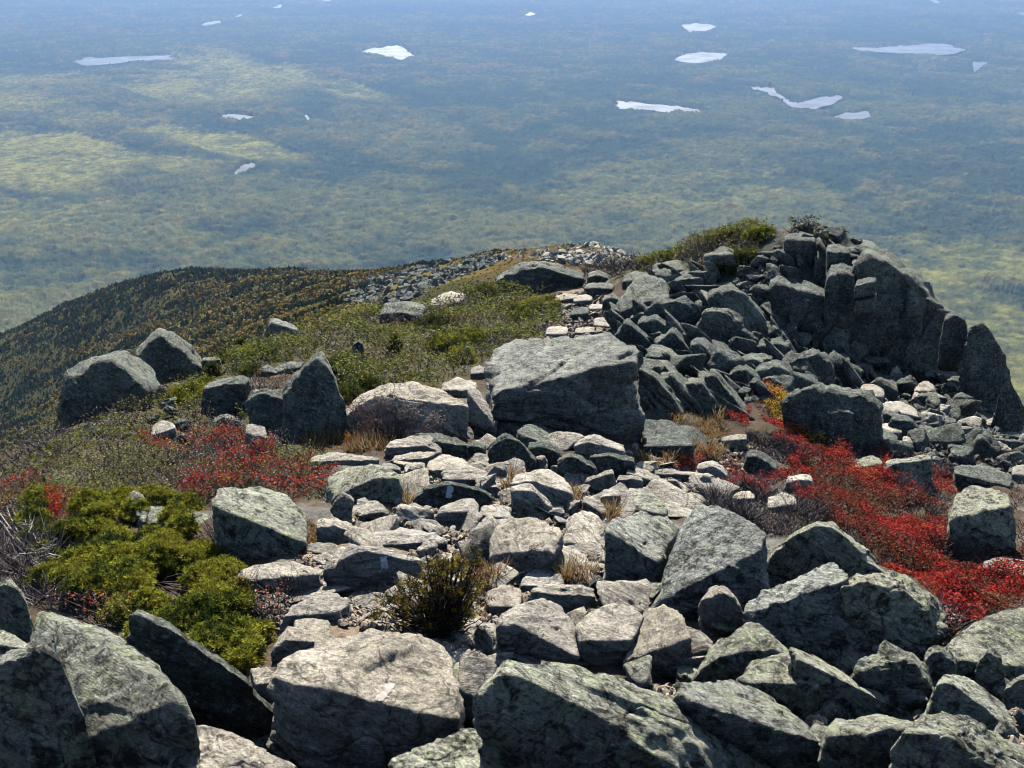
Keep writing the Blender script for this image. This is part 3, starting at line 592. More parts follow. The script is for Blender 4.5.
# ------------------------------------------------------------------ ground sheet
TRAIL = [P('275,640 300,590 330,545 345,512 375,505 395,470 430,450 500,470 560,490 600,490 640,520 660,570 600,640 560,670 470,660 330,640'),
         P('540,345 548,300 560,285 600,280 612,300 622,330 600,345'), P('300,660 480,640 520,768 200,768')]
OLIVE = [P('-60,470 0,462 60,430 130,398 200,374 260,368 245,430 330,455 330,500 215,500 135,500 0,520 -60,520'),
         P('215,374 270,342 330,325 400,306 470,290 565,296 560,330 490,362 440,388 380,388 340,402 330,360 300,362'),
         P('600,285 650,260 690,240 730,228 772,235 762,262 720,278 700,262')]
def ground_cols(x, y, z):
    px, py = proj(np.stack([x, y, z], -1)); n = fbm2(x * 1.1, y * 1.1, 4, 31); n2 = fbm2(x * 5, y * 5, 3, 41)
    r = np.hypot(x, y); jx, jy = px + n * 14, py + n2 * 9
    peat = np.array([.07, .052, .038]); gravel = np.array([.27, .21, .15]); heath = np.array([.10, .095, .05]); stone = np.array([.20, .20, .18])
    c = peat + (n2[..., None] * .5 + .5) * np.array([.05, .04, .03])
    w = sstep(.05, .5, n)[..., None] * .6; c = c * (1 - w) + stone * w
    for p in TRAIL:
        k = inpoly(p, jx, jy)[..., None] * (.55 + .45 * sstep(-.4, .3, n2))[..., None]; c = c * (1 - k) + gravel * k
    for p in OLIVE:
        k = inpoly(p, jx, jy)[..., None] * .85; c = c * (1 - k) + heath * (1 + .4 * n2[..., None]) * k
    k = inpoly(P('600,330 640,280 700,262 760,232 900,215 960,290 1040,380 1040,440 900,400 780,400 700,420 640,430'), jx, jy)[..., None] * .9
    c = c * (1 - k) + (np.array([.085, .088, .078]) * (1 + .6 * n2[..., None])) * k
    # mountainside: dwarf forest and brown heath, streaked down the fall line
    s1 = fbm2((x * .61 + y * .79) * .045, (x * -.79 + y * .61) * .005, 3, 51); s2 = fbm2(x * .05, y * .05, 4, 61)
    far = np.array([.05, .05, .024]) + sstep(-.1, .5, s1)[..., None] * np.array([.09, .06, .015]) + sstep(0, .6, s2)[..., None] * np.array([.01, .006, .001])
    brown = np.array([.075, .056, .03]) * (1 + .45 * s2[..., None] + .35 * fbm2(x * .4, y * .4, 3, 62)[..., None])
    kb = (sstep(430, 540, px) * sstep(320, 250, r))[..., None]
    far = far * (1 - kb) + brown * kb
    kf = sstep(45, 80, r)[..., None]
    return c * (1 - kf) + far * kf
azs = np.linspace(-math.radians(56), math.radians(56), 900)
rs = np.concatenate([np.exp(np.linspace(math.log(1.5), math.log(70), 430))[:-1], np.exp(np.linspace(math.log(70), math.log(2150), 230))])
A, Rr = np.meshgrid(azs, rs); gx, gy = Rr * np.sin(A), Rr * np.cos(A)
gz = ground_z(gx, gy)
na, nr = len(azs), len(rs)
ii = (np.arange(nr - 1)[:, None] * na + np.arange(na - 1)[None]).ravel()
quads = np.stack([ii, ii + 1, ii + na + 1, ii + na], -1)
gc = ground_cols(gx.ravel(), gy.ravel(), gz.ravel())
m, nt, b, N, L = newmat('ground', 1.0, 0.)
at = N('ShaderNodeAttribute', attribute_name='tint'); geo = N('ShaderNodeNewGeometry')
n1 = N('ShaderNodeTexNoise'); n1.inputs['Scale'].default_value = 18; n1.inputs['Detail'].default_value = 7; n1.inputs['Roughness'].default_value = .7; L(geo.outputs['Position'], n1.inputs['Vector'])
rp = ramp(N, [(.3, (.55, .55, .55)), (.5, (1, 1, 1)), (.72, (1.4, 1.4, 1.4))]); L(n1.outputs['Fac'], rp.inputs[0])
L(mixc(N, L, 1., at.outputs['Color'], rp.outputs[0], 'MULTIPLY'), b.inputs['Base Color'])
bp = N('ShaderNodeBump'); bp.inputs['Strength'].default_value = .7; bp.inputs['Distance'].default_value = .06; L(n1.outputs['Fac'], bp.inputs['Height']); L(bp.outputs[0], b.inputs['Normal'])
link('ground', mesh_np('ground', np.stack([gx, gy, gz], -1).reshape(-1, 3), quads=quads, col=gc), m, kind='structure')
# ------------------------------------------------------------------ valley floor with woods, bogs and ponds
VZ = -1000.0
def onplane(q, z=VZ):
    d = rays(q[:, 0], q[:, 1]); return d * (z / d[:, 2])[:, None]
PONDS = [('large brilliantly glinting pond, upper centre left of the valley','360,52 372,47 402,46 410,53 417,55 400,61 385,56'),
 ('long pale blue pond at the upper left','72,62 85,58 120,57 170,55 172,60 130,62 88,66'),
 ('small pale pond between the upper left bogs','221,115 235,114 258,117 240,120 226,120'),
 ('small grey pond at the tip of the lowest left bog','234,173 242,165 256,163 254,167 243,173 236,175'),
 ('tiny pool right of the small pale pond','304,115 307,115 311,120 308,121'),
 ('wedge-shaped shining pond left of the two upper right ponds pair','672,60 690,52 728,53 720,60 700,64 685,62'),
 ('flat small pond above the wedge-shaped shining pond','680,25 700,23 717,26 708,31 690,32'),
 ('long straight shining pond in the middle of the valley','617,101 630,102 680,106 705,112 690,115 640,110 618,109'),
 ('winding V-shaped pond right of centre','750,87 775,88 788,101 800,103 820,97 845,95 830,104 815,109 792,108 783,100 765,93'),
 ('small oval pond below the winding V-shaped pond','828,118 845,113 868,111 872,117 850,121'),
 ('broad pale lake at the upper right','848,47 880,48 905,45 945,43 965,50 950,55 905,53 865,52'),
 ('little forked pond beside the broad pale lake','972,62 988,62 980,68 974,73'),
 ('bright dash of water at the top left, nearest of three','201,24 220,20 221,23 205,26'),
 ('bright dash of water at the top left, middle of three','232,18 242,14 242,17 233,19'),
 ('bright dash of water at the top left, farthest of three','272,8 282,4 281,8'),
 ('sliver of water at the top edge, left of centre','312,1 332,-1 331,2'),
 ('tiny bright pond near the top edge at centre','525,15 530,12 536,14 530,16'),
 ('sliver of water at the top edge on the right','929,0 936,0 941,3 935,4'),
 ('sliver of water at the top right edge','1014,13 1028,12 1028,16')]
BOGS = [(1, '-40,128 60,130 140,150 172,155 130,170 95,190 30,190 -40,180'), (1, '120,133 180,128 240,133 298,152 296,160 240,158 200,150 180,140'),
 (.9, '160,170 190,162 228,165 205,175 170,178'), (.9, '180,62 250,55 265,70 315,72 320,85 270,100 170,103 120,90 180,78'),
 (.9, '325,88 355,83 383,93 375,102 340,100'), (.8, '-40,100 60,98 75,105 30,112 -40,112'), (.7, '-40,68 75,70 110,80 60,88 -40,86'),
 (.8, '40,118 120,115 130,120 60,125'), (.8, '860,262 930,262 1060,330 1060,400 1000,400 960,330 900,280'), (.55, '900,240 1060,250 1060,290 960,280'),
 (.4, '0,205 80,200 150,215 60,235 -40,235'), (.3, '560,170 760,160 860,200 700,215 560,205')]
vaz = np.concatenate([np.radians([-60, -52, -46, -42]), np.linspace(-math.radians(38), math.radians(38), 1150), np.radians([42, 46, 52, 60])])
dep = np.concatenate([np.linspace(math.radians(30), math.radians(3.6), 560), np.radians([3.2, 2.8, 2.4, 2.0, 1.6, 1.3])])
vr = -VZ / np.tan(dep)
A, Rr = np.meshgrid(vaz, vr); x, y = (Rr * np.sin(A)).ravel(), (Rr * np.cos(A)).ravel()
px, py = proj(np.stack([x, y, x * 0 + VZ], -1))
nL = fbm2(x / 1900, y / 1900, 5, 71); nM = fbm2(x / 420, y / 420, 5, 81); nS = fbm2(x / 130, y / 130, 4, 91); nT = fbm2(x / 26, y / 26, 3, 97); nR = fbm2(x / 2600 + y / 5000, y / 700, 4, 95)
water = np.zeros(len(x))
jx, jy = px + nS * 1.5, py + nS * .6
for _, s in PONDS:
    q = np.array(P(s)); c = q.mean(0); water = np.maximum(water, inpoly((q - c) * 1.12 + c, px, py))
bog = np.zeros(len(x))
for w, s in BOGS: bog = np.maximum(bog, w * np.mean([inpoly(P(s), px + nM * 16 + nS * 10 + nT * 5 + a, py + nM * 5 + nS * 4 + nT * 2 + a * .3) for a in (-16, -8, 0, 8, 16)], axis=0))
bog = bog * (.6 + .4 * sstep(-.5, .25, nS * .8 + .5 * nM + .4 * nT + .1))
conif = np.array([.022, .04, .028]); hard = np.array([.105, .10, .04]); orange = np.array([.20, .10, .035]); bogc = np.array([.135, .125, .042]); dark = np.array([.014, .03, .028])
k = .75 * sstep(-.6, .75, nM * .3 + nS * .35 + nT * .42 + nR * .3 + (py - 150) / 420)[:, None]
c = conif * (1 - k) + hard * k
k = sstep(.15, .6, nS * .5 + nT * .6 + .4 * nL)[:, None] * .2; c = c * (1 - k) + orange * k
k = sstep(.0, .5, -nM * .7 - .5 * nR - .5 * nS)[:, None] * .5; c = c * (1 - k) + dark * k
k = bog[:, None]; c = c * (1 - k) + bogc * (1 + .45 * nT[:, None] + .2 * nS[:, None]) * k
canopy = (1 - .85 * np.clip(bog, 0, 1)) * (1 - water)
z = VZ + canopy * (7 + 9 * nS + 6 * nT) + 22 * nM * (1 - water) * sstep(2100, 3000, np.hypot(x, y)) * .6 + 7 * canopy * rng.random(len(x)) - 12 * water
jit = (1 + .35 * (rng.random(len(x)) - .5))[:, None]
na, nr = len(vaz), len(vr); ii = (np.arange(nr - 1)[:, None] * na + np.arange(na - 1)[None]).ravel()
quads = np.stack([ii, ii + 1, ii + na + 1, ii + na], -1)
m, nt, b, N, L = newmat('valley', 1.0, 0.)
at = N('ShaderNodeAttribute', attribute_name='tint'); geo = N('ShaderNodeNewGeometry')
n1 = N('ShaderNodeTexNoise'); n1.inputs['Scale'].default_value = .03; n1.inputs['Detail'].default_value = 5; n1.inputs['Roughness'].default_value = .7; L(geo.outputs['Position'], n1.inputs['Vector'])
rp = ramp(N, [(.3, (.45, .45, .5)), (.5, (1, 1, 1)), (.7, (1.5, 1.45, 1.35))]); L(n1.outputs['Fac'], rp.inputs[0])
L(mixc(N, L, 1., at.outputs['Color'], rp.outputs[0], 'MULTIPLY'), b.inputs['Base Color'])
link('valley', mesh_np('valley', np.stack([x, y, z], -1), quads=quads, col=c * jit * [1.12, 1.18, 1.05]), m, kind='structure')
m, nt, b, N, L = newmat('pond_water', .56, .5)
b.inputs['Base Color'].default_value = (.03, .05, .07, 1); b.inputs['IOR'].default_value = 1.33
geo = N('ShaderNodeNewGeometry'); n1 = N('ShaderNodeTexNoise'); n1.inputs['Scale'].default_value = .02; L(geo.outputs['Position'], n1.inputs['Vector'])
n2 = N('ShaderNodeTexNoise'); n2.inputs['Scale'].default_value = .006; n2.inputs['Detail'].default_value = 5; L(geo.outputs['Position'], n2.inputs['Vector']); rr = ramp(N, [(.35, (.4, .4, .4)), (.65, (.72, .72, .72))]); L(n2.outputs['Fac'], rr.inputs[0]); L(rr.outputs[0], b.inputs['Roughness'])
bp = N('ShaderNodeBump'); bp.inputs['Strength'].default_value = .15; bp.inputs['Distance'].default_value = 3; L(n1.outputs['Fac'], bp.inputs['Height']); L(bp.outputs[0], b.inputs['Normal'])
for lab, s in PONDS:
    q = np.array(P(s)); n = len(q); out = []
    for i in range(n):
        for t in np.linspace(0, 1, 7)[:-1]:
            out.append(q[i] * (1 - t) + q[(i + 1) % n] * t)
    out = np.array(out)
    for _ in range(1): out = .5 * out + .25 * (np.roll(out, 1, 0) + np.roll(out, -1, 0))
    sz = np.ptp(out, axis=0); out = out + np.stack([fbm2(out[:, 0] * .35, out[:, 1] * .9, 3, 11) * .03 * sz[0] * 1.2, fbm2(out[:, 0] * .35, out[:, 1] * .9, 3, 12) * .10 * sz[1]], -1)
    w = onplane(out, VZ + 2); base = w.mean(0)
    bm = bmesh.new(); f = bm.faces.new([bm.verts.new(p - base) for p in w]); bm.normal_update()
    if f.normal.z < 0: f.normal_flip()
    bmesh.ops.triangulate(bm, faces=[f]); me = bpy.data.meshes.new('pond'); bm.to_mesh(me); bm.free()
    link('pond', me, m, None, lab, 'pond', None, 'structure', base)
# ------------------------------------------------------------------ forest on the mountainside (one far-off wood)
def trees_mesh(n, seed, region):
    Rg = np.random.default_rng(seed)
    az = Rg.uniform(-.62, .14, n * 9); r = np.exp(Rg.uniform(math.log(65), math.log(1400), n * 9)); keep = Rg.random(n * 9) < (r / 1400) ** 1.2 * 1.8 + .05
    x, y = (r * np.sin(az))[keep], (r * np.cos(az))[keep]; z = ground_z(x, y); r = r[keep]
    px, py = proj(np.stack([x, y, z], -1))
    s1 = fbm2((x * .61 + y * .79) * .045, (x * -.79 + y * .61) * .005, 3, 51)
    ok = (px > -120) & (px < 620) & ((px < 430 + Rg.normal(size=len(px)) * 40) | (r > 330)) & (py < 520)
    ok |= (px >= 430) & (px < 640) & (r < 330) & (r > 60) & (Rg.random(len(px)) < .5)
    ok &= ~((px > 320) & (r < 200) & (Rg.random(len(px)) < .4))
    x, y, z, r, s1 = x[ok][:n], y[ok][:n], z[ok][:n], r[ok][:n], s1[ok][:n]; n = len(x)
    acr = (x * .61 + y * .79); s1 = .7 * s1 + .38 * np.sin(acr / 34 * 6.283 + 2.2 * fbm2(x * .012, y * .012, 2, 55)) * (.6 + .4 * np.sin(acr / 13 * 6.283 + 3 * fbm2(x * .02, y * .02, 2, 56)))
    dec = (s1 + Rg.normal(size=n) * .22) > .12
    h = np.where(dec, Rg.uniform(.8, 1.9, n), Rg.uniform(.8, 2.3, n)) * sstep(60, 420, r) * (.45 + .9 * sstep(-.5, .6, fbm2(x * .07, y * .07, 3, 57))) + .4
    rad = h * np.where(dec, Rg.uniform(.5, .75, n), Rg.uniform(.42, .6, n))
    con = np.array([.095, .115, .06]); pal = np.array([[.30, .21, .07], [.34, .28, .09], [.20, .20, .08], [.22, .15, .07]])
    cc = np.where(dec[:, None], pal[Rg.integers(0, 4, n)], con * Rg.uniform(.7, 1.7, n)[:, None])
    low = (x > -40) & (r < 300); h = np.where(low, h * .45, h); rad = np.where(low, rad * .7, rad); cc = np.where(low[:, None], cc * .5 + np.array([.07, .055, .025]), cc)
    k = 5; th = np.arange(k) / k * 2 * np.pi
    V = []; C = []
    prof = [(.0, .8), (.45, 1.), (1., .05)]
    for lev, (t, s) in enumerate(prof):
        sh = np.where(dec, [.8, 1., .3][lev], [.95, .62, .04][lev])
        rr = rad[:, None] * sh[:, None] * Rg.uniform(.75, 1.25, (n, k))
        V.append(np.stack([x[:, None] + rr * np.cos(th + lev), y[:, None] + rr * np.sin(th + lev), z[:, None] + h[:, None] * t + rr * 0 - .1], -1)); C.append(np.repeat(cc[:, None], k, 1) * Rg.uniform(.8, 1.2, (n, k, 1)))
    V = np.stack(V, 1).reshape(-1, 3); C = np.stack(C, 1).reshape(-1, 3)
    b0 = np.arange(n)[:, None, None] * k * 3 + np.arange(2)[None, :, None] * k; i0 = np.arange(k)[None, None]
    q = np.stack([b0 + i0, b0 + (i0 + 1) % k, b0 + k + (i0 + 1) % k, b0 + k + i0], -1).reshape(-1, 4)
    return mesh_np('forest', V, quads=q, col=C, smooth=False)
link('forest', trees_mesh(95000, 3, None), M_TREE, None, 'autumn forest of dark conifers and orange birches on the slope at left', 'forest', None, 'stuff')
# ------------------------------------------------------------------ distant rubble on the shoulder
def rubble(n, poly, smin, smax, seed):
    Rg = np.random.default_rng(seed); V = []; T = []; off = 0; D, F = ico(1); q = np.array(poly)
    tries = 0
    while off < n * len(D) and tries < n * 9:
        tries += 1
        u = Rg.uniform(q[:, 0].min(), q[:, 0].max()), Rg.uniform(q[:, 1].min(), q[:, 1].max())
        if not inpoly(poly, np.array([u[0]]), np.array([u[1]]))[0]: continue
        p = cast(*u)
        if p is None or p[1] < 45 or p[1] > 400: continue
        s = .6 * Rg.uniform(smin, smax) * Rg.choice([.6, 1, 1, 1.7]) * (p[1] / 130) ** .5
        v = D * Rg.uniform(.55, 1.25, (len(D), 1)) * Rg.uniform(.6, 1.3, 3) * s
        V.append(v + p + np.array([0, 0, s * .3])); T.append(F + off); off += len(D)
    return mesh_np('rubble', np.concatenate(V), np.concatenate(T), smooth=False)
me = rubble(1700, P('340,300 350,282 400,268 470,252 500,258 490,270 430,292 400,304 360,306'), .35, .9, 4)
link('rubble', me, M_ROCK['d'], None, 'field of grey blocks strewn on the slope below the shoulder', 'rubble', None, 'stuff')
me = rubble(600, P('480,262 560,250 590,244 640,252 640,272 600,268 560,262'), .25, .7, 5)
link('rubble', me, M_ROCK['t'], None, 'pale broken rocks on the distant brow beyond the trail', 'rubble', None, 'stuff')
# ------------------------------------------------------------------ air
bm = bmesh.new(); bmesh.ops.create_cube(bm, size=1); me = bpy.data.meshes.new('haze')
for v in bm.verts: v.co = Vector((v.co.x * 110000, v.co.y * 110000 + 5000, -1080 if v.co.z < 0 else 12))
bm.to_mesh(me); bm.free()
hm = bpy.data.materials.new('haze'); hm.use_nodes = True; nt = hm.node_tree; nt.nodes.clear()
out = nt.nodes.new('ShaderNodeOutputMaterial'); vol = nt.nodes.new('ShaderNodeVolumePrincipled')
vol.inputs['Color'].default_value = (.36, .575, 1.0, 1); vol.inputs['Density'].default_value = HAZE; vol.inputs['Anisotropy'].default_value = .35
nt.links.new(vol.outputs[0], out.inputs['Volume'])
link('haze', me, hm, kind='stuff')
# ------------------------------------------------------------------ sun, sky, camera
AZ, EL = math.radians(-1), math.radians(41)
sd = Vector((math.sin(AZ) * math.cos(EL), math.cos(AZ) * math.cos(EL), math.sin(EL)))
sl = bpy.data.lights.new('sun', 'SUN'); sl.energy = 5.0; sl.angle = math.radians(.5); sl.color = (1, .945, .85)
so = bpy.data.objects.new('sun', sl); COL.objects.link(so); so.rotation_euler = sd.to_track_quat('Z', 'Y').to_euler()
w = bpy.data.worlds.new('World'); SC.world = w; w.use_nodes = True; nt = w.node_tree
sk = nt.nodes.new('ShaderNodeTexSky'); sk.sky_type = 'NISHITA'; sk.sun_disc = False; sk.sun_elevation = EL; sk.sun_rotation = AZ; sk.altitude = 1500
nt.links.new(sk.outputs[0], nt.nodes['Background'].inputs[0]); nt.nodes['Background'].inputs[1].default_value = SKY
cam = bpy.data.cameras.new('camera'); cam.sensor_width = 36; cam.lens = 36 * FPX / 1024; cam.clip_start = .1; cam.clip_end = 200000
co = bpy.data.objects.new('camera', cam); COL.objects.link(co); co.rotation_euler = (math.pi / 2 - PITCH, 0, 0); SC.camera = co
vs = SC.view_settings; vs.view_transform = 'Standard'; vs.look = 'None'; vs.exposure = EXPO; vs.gamma = 1
cy = SC.cycles; cy.pixel_filter_type = 'BLACKMAN_HARRIS'; cy.filter_width = 1.1; cy.use_denoising = True; cy.max_bounces = 5; cy.diffuse_bounces = 0; cy.glossy_bounces = 2; cy.transmission_bounces = 2; cy.volume_bounces = 0; cy.transparent_max_bounces = 4
cy.use_adaptive_sampling = True; cy.adaptive_threshold = .03
# ------------------------------------------------------------------ plants
def chull(pts):
    p = sorted(set(map(tuple, np.round(pts, 2))))
    def half(q):
        o = []
        for a in q:
            while len(o) > 1 and (o[-1][0] - o[-2][0]) * (a[1] - o[-2][1]) - (o[-1][1] - o[-2][1]) * (a[0] - o[-2][0]) <= 0: o.pop()
            o.append(a)
        return o
    a, b = half(p), half(p[::-1]); return np.array(a[:-1] + b[:-1])
RH = []
for x0, x1, y0, y1, q in HULLS:
    h = chull(q); c = h.mean(0); RH.append((x0, x1, y0, y1, (h - c) * .96 + c))
def off_rocks(px, py):
    ok = np.ones(len(px), bool)
    for x0, x1, y0, y1, h in RH:
        s = np.where((px > x0) & (px < x1) & (py > y0) & (py < y1))[0]
        if len(s): ok[s[inpoly(h, px[s], py[s])]] = False
    return ok
def sample(poly, n, Rg, jit=5, rocks=True, rmax=48):
    poly = np.array(poly); pts = []
    for u in np.linspace(poly[:, 0].min(), poly[:, 0].max(), 9):
        for v in np.linspace(poly[:, 1].min(), poly[:, 1].max(), 9):
            if inpoly(poly, np.array([u]), np.array([v]))[0]:
                p = cast(u, v)
                if p is not None and math.hypot(p[0], p[1]) < rmax: pts.append(p)
    for q in poly:
        p = cast(*q)
        if p is not None and math.hypot(p[0], p[1]) < rmax: pts.append(p)
    pts = np.array(pts); az = np.arctan2(pts[:, 0], pts[:, 1]); lr = np.log(np.hypot(pts[:, 0], pts[:, 1]))
    X = []; got = 0
    for _ in range(60):
        a = Rg.uniform(az.min(), az.max(), n); r = np.exp(Rg.uniform(lr.min(), lr.max(), n))
        x, y = r * np.sin(a), r * np.cos(a); z = ground_z(x, y); px, py = proj(np.stack([x, y, z], -1))
        jx = fbm2(x * 2.2, y * 2.2, 3, 77) * jit * 2; jy = fbm2(x * 2.2, y * 2.2, 3, 78) * jit
        ok = inpoly(poly, px + jx, py + jy)
        if rocks: ok[ok] = off_rocks(px[ok], py[ok])
        X.append(np.stack([x, y, z], -1)[ok]); got += ok.sum()
        if got >= n: break
    X = np.concatenate(X); return X[:n]
AVOID = []
class Leaves:
    def __init__(s): s.v, s.q, s.c, s.n = [], [], [], 0
    def quads(s, V, C):
        m = len(V); s.v.append(V.reshape(-1, 3)); s.c.append(np.repeat(C, 4, 0)); s.q.append(np.arange(m * 4).reshape(-1, 4) + s.n); s.n += m * 4
    def leaf(s, p, size, C, Rg, up=.6):
        m = len(p); a = Rg.normal(size=(m, 3)); a[:, 2] *= .5; a /= np.linalg.norm(a, axis=1)[:, None]
        nrm = Rg.normal(size=(m, 3)); nrm[:, 2] += up; b = np.cross(nrm, a); b /= np.linalg.norm(b, axis=1)[:, None] + 1e-6
        L_ = (size * Rg.uniform(.6, 1.35, m))[:, None]; w = L_ * Rg.uniform(.3, .55, (m, 1))
        s.quads(np.stack([p - a * L_ * .5, p + b * w * .5, p + a * L_ * .5, p - b * w * .5], 1), C)
    def blade(s, p, h, w, C, Rg, lean=.5):
        m = len(p); d = Rg.normal(size=(m, 3)) * lean; d[:, 2] = 1; d /= np.linalg.norm(d, axis=1)[:, None]
        b = np.cross(d, Rg.normal(size=(m, 3))); b /= np.linalg.norm(b, axis=1)[:, None] + 1e-6
        h = (np.ones(m) * h)[:, None]; t = p + d * h
        s.quads(np.stack([p - b * w, p + b * w, t + b * w * .3, t - b * w * .3], 1), C)
    def mesh(s, name): return mesh_np(name, np.concatenate(s.v), quads=np.concatenate(s.q), col=np.concatenate(s.c), smooth=False)
def pal(cols, n, Rg, key=None, var=.3):
    cols = np.array(cols, float)
    k = Rg.integers(0, len(cols), n) if key is None else np.clip((key * .5 + .5 + Rg.normal(size=n) * .16) * len(cols), 0, len(cols) - 1).astype(int)
    return cols[k] * Rg.uniform(1 - var, 1 + var, (n, 1))
RED = [(.09, .022, .02), (.20, .022, .02), (.32, .025, .022), (.42, .03, .024), (.48, .04, .028), (.32, .025, .02), (.42, .07, .03)]
RUST = [(.22, .06, .03), (.34, .05, .025), (.17, .07, .04), (.28, .10, .03)]
GREY = [(.13, .11, .10), (.20, .17, .155), (.09, .07, .065), (.17, .115, .11), (.30, .27, .25)]
OLV = [(.11, .11, .025), (.16, .16, .035), (.08, .09, .03), (.22, .20, .05), (.15, .10, .04)]
GRN = [(.12, .14, .025), (.19, .21, .035), (.25, .26, .05), (.08, .10, .025)]
PURP = [(.14, .075, .075), (.18, .09, .085), (.10, .06, .06)]
STRAW = [(.34, .20, .08), (.40, .28, .13), (.28, .13, .05), (.45, .36, .20)]
YEL = [(.52, .36, .03), (.45, .30, .03), (.55, .22, .03)]
def mat_of(L_, poly, n, H, Rg, leaf=None, twig=None, size=.028, mound=1.6, tfrac=.35, jit=5, blade=None, thin=0., avoid=False):
    p = sample(poly, n, Rg, jit)
    if avoid and len(p):
        ax, ay = proj(p); ax = ax + fbm2(p[:, 0] * 3, p[:, 1] * 3, 2, 66) * 8; kk = np.ones(len(p), bool)
        for q in AVOID: kk &= ~(inpoly(q, ax, ay) & (Rg.random(len(p)) < .6))
        p = p[kk]
    m = len(p)
    if m == 0: return
    hm = H * 1.35 * (.2 + .8 * sstep(-.25, .55, fbm2(p[:, 0] * mound, p[:, 1] * mound, 3, 21)))
    key = fbm2(p[:, 0] * .9, p[:, 1] * .9, 4, 23) * 1.3
    if thin: k = (key + Rg.normal(size=m) * .3) > thin; p, hm, key = p[k], hm[k], key[k]; m = len(p)
    if blade: L_.blade(p, hm * Rg.uniform(.5, 1.3, m), .0035 + .0004 * p[:, 1:2], pal(blade, m, Rg), Rg, .55); return
    nt_ = int(m * tfrac); hh = hm * Rg.beta(3, 1.3, m); q = p + np.stack([Rg.normal(size=m) * .02, Rg.normal(size=m) * .02, hh], -1)
    sz = size * np.maximum(1, p[:, 1] / 12) ** .6
    if leaf: L_.leaf(q[nt_:], sz[nt_:], pal(leaf, m - nt_, Rg, key[nt_:]), Rg)
    if twig and nt_: L_.blade(p[:nt_], hm[:nt_] * Rg.uniform(.6, 1.45, nt_), .0022 + .00022 * p[:nt_, 1:2], pal(twig, nt_, Rg), Rg, .8)
Rg = np.random.default_rng(11)
# red heath
AVOID += [P(q) for q in ('140,442 165,428 212,428 217,452 160,456', '214,436 272,440 277,462 225,464', '-40,486 60,484 82,495 60,507 -40,512', '240,466 330,456 342,488 290,500 245,488')]
L1 = Leaves(); L2 = Leaves(); L3 = Leaves(); L4 = Leaves(); L5 = Leaves()
SW = '745,383 775,383 792,408 830,440 862,462 880,478 930,500 985,545 1000,575 1030,582 1030,622 985,627 945,630 935,600 905,585 870,560 850,545 820,520 795,508 772,480 800,458 780,440 760,410'
mat_of(L1, P(SW), 66000, .21, Rg, [(.20, .07, .035), (.10, .07, .03)] + RED + [(.36, .09, .03)], RUST, .038, tfrac=.05, thin=-.8)
mat_of(L2, P(SW), 9000, .16, Rg, GREY + PURP, GREY, .024, tfrac=.5)
for s, n in [('680,465 710,455 765,480 772,500 740,496 690,490', 4500), ('930,468 962,485 955,494 930,488', 1200), ('722,405 748,398 748,428 730,422', 900), ('1015,560 1030,530 1030,560', 300), ('868,452 895,455 890,470 872,470', 500),
             ('795,470 830,470 835,500 800,505', 1200)]: mat_of(L1, P(s), n, .17, Rg, RED, GREY, .03, tfrac=.15)
for s, n in [('140,442 165,428 212,428 217,452 160,456', 2600), ('214,436 272,440 277,462 225,464', 2500), ('-40,486 60,484 82,495 60,507 -40,512', 3000), ('225,464 330,456 342,488 290,502 240,492 220,502 180,507 200,470', 3600)]:
    mat_of(L1, P(s), int(n * 1.3), .18, Rg, RUST + RED[3:] + RUST, GREY, .036, tfrac=.15, jit=8, thin=-.5)
mat_of(L1, P('55,522 70,522 70,534 56,534'), 350, .5, Rg, RED, None, .03, tfrac=0)
link('red_ground_cover', L1.mesh('red_ground_cover'), M_LEAF, None, 'scarlet autumn leaves of low heath on both sides of the ridge', 'ground cover', None, 'stuff')
mat_of(L5, P('766,396 786,400 800,420 830,444 815,452 785,432 772,412'), 3600, .26, Rg, YEL, GREY, .035, tfrac=.1)
link('yellow_ground_cover', L5.mesh('yellow_ground_cover'), M_LEAF, None, 'yellow leaves of low heath beside the black-shaded rock face', 'ground cover', None, 'stuff')
# grey leafless heath
for s, n in [('690,500 740,470 772,500 825,518 880,575 850,548 780,540 720,525', 9000), ('880,478 950,500 940,522 900,506', 2600), ('935,545 990,558 960,568 920,545', 1500), ('742,432 775,432 800,452 820,470 790,468 755,452', 3500),
             ('865,450 950,462 985,480 940,482', 2500)]:
    mat_of(L2, P(s), n, .2, Rg, GREY + PURP, GREY, .02, tfrac=.65)
HLP = '-60,470 0,462 60,432 130,400 200,376 250,372 245,430 330,455 332,500 215,500 135,505 0,522 -60,520'
mat_of(L2, P(HLP), 24000, .22, Rg, GREY + PURP, GREY, .03, tfrac=.3)
UGP = '215,374 270,345 330,327 400,309 470,292 565,298 560,328 490,362 440,386 380,386 340,402 330,362 300,364'
mat_of(L2, P(UGP), 12000, .38, Rg, GREY + PURP, GREY, .04, tfrac=.3)
mat_of(L2, P('640,272 700,240 772,240 765,268 720,280'), 3000, .4, Rg, GREY, GREY, .03, tfrac=.6)
mat_of(L2, P('-30,520 45,505 60,560 90,600 30,610 -30,600'), 5000, .25, Rg, GREY, GREY, .02, tfrac=.7)
mat_of(L2, P('210,545 240,520 250,570 225,590'), 900, .2, Rg, GREY + RUST, GREY, .02, tfrac=.6)
mat_of(L2, P('560,262 640,250 650,275 590,282'), 2500, .4, Rg, GREY + OLV, GREY, .04, tfrac=.5)
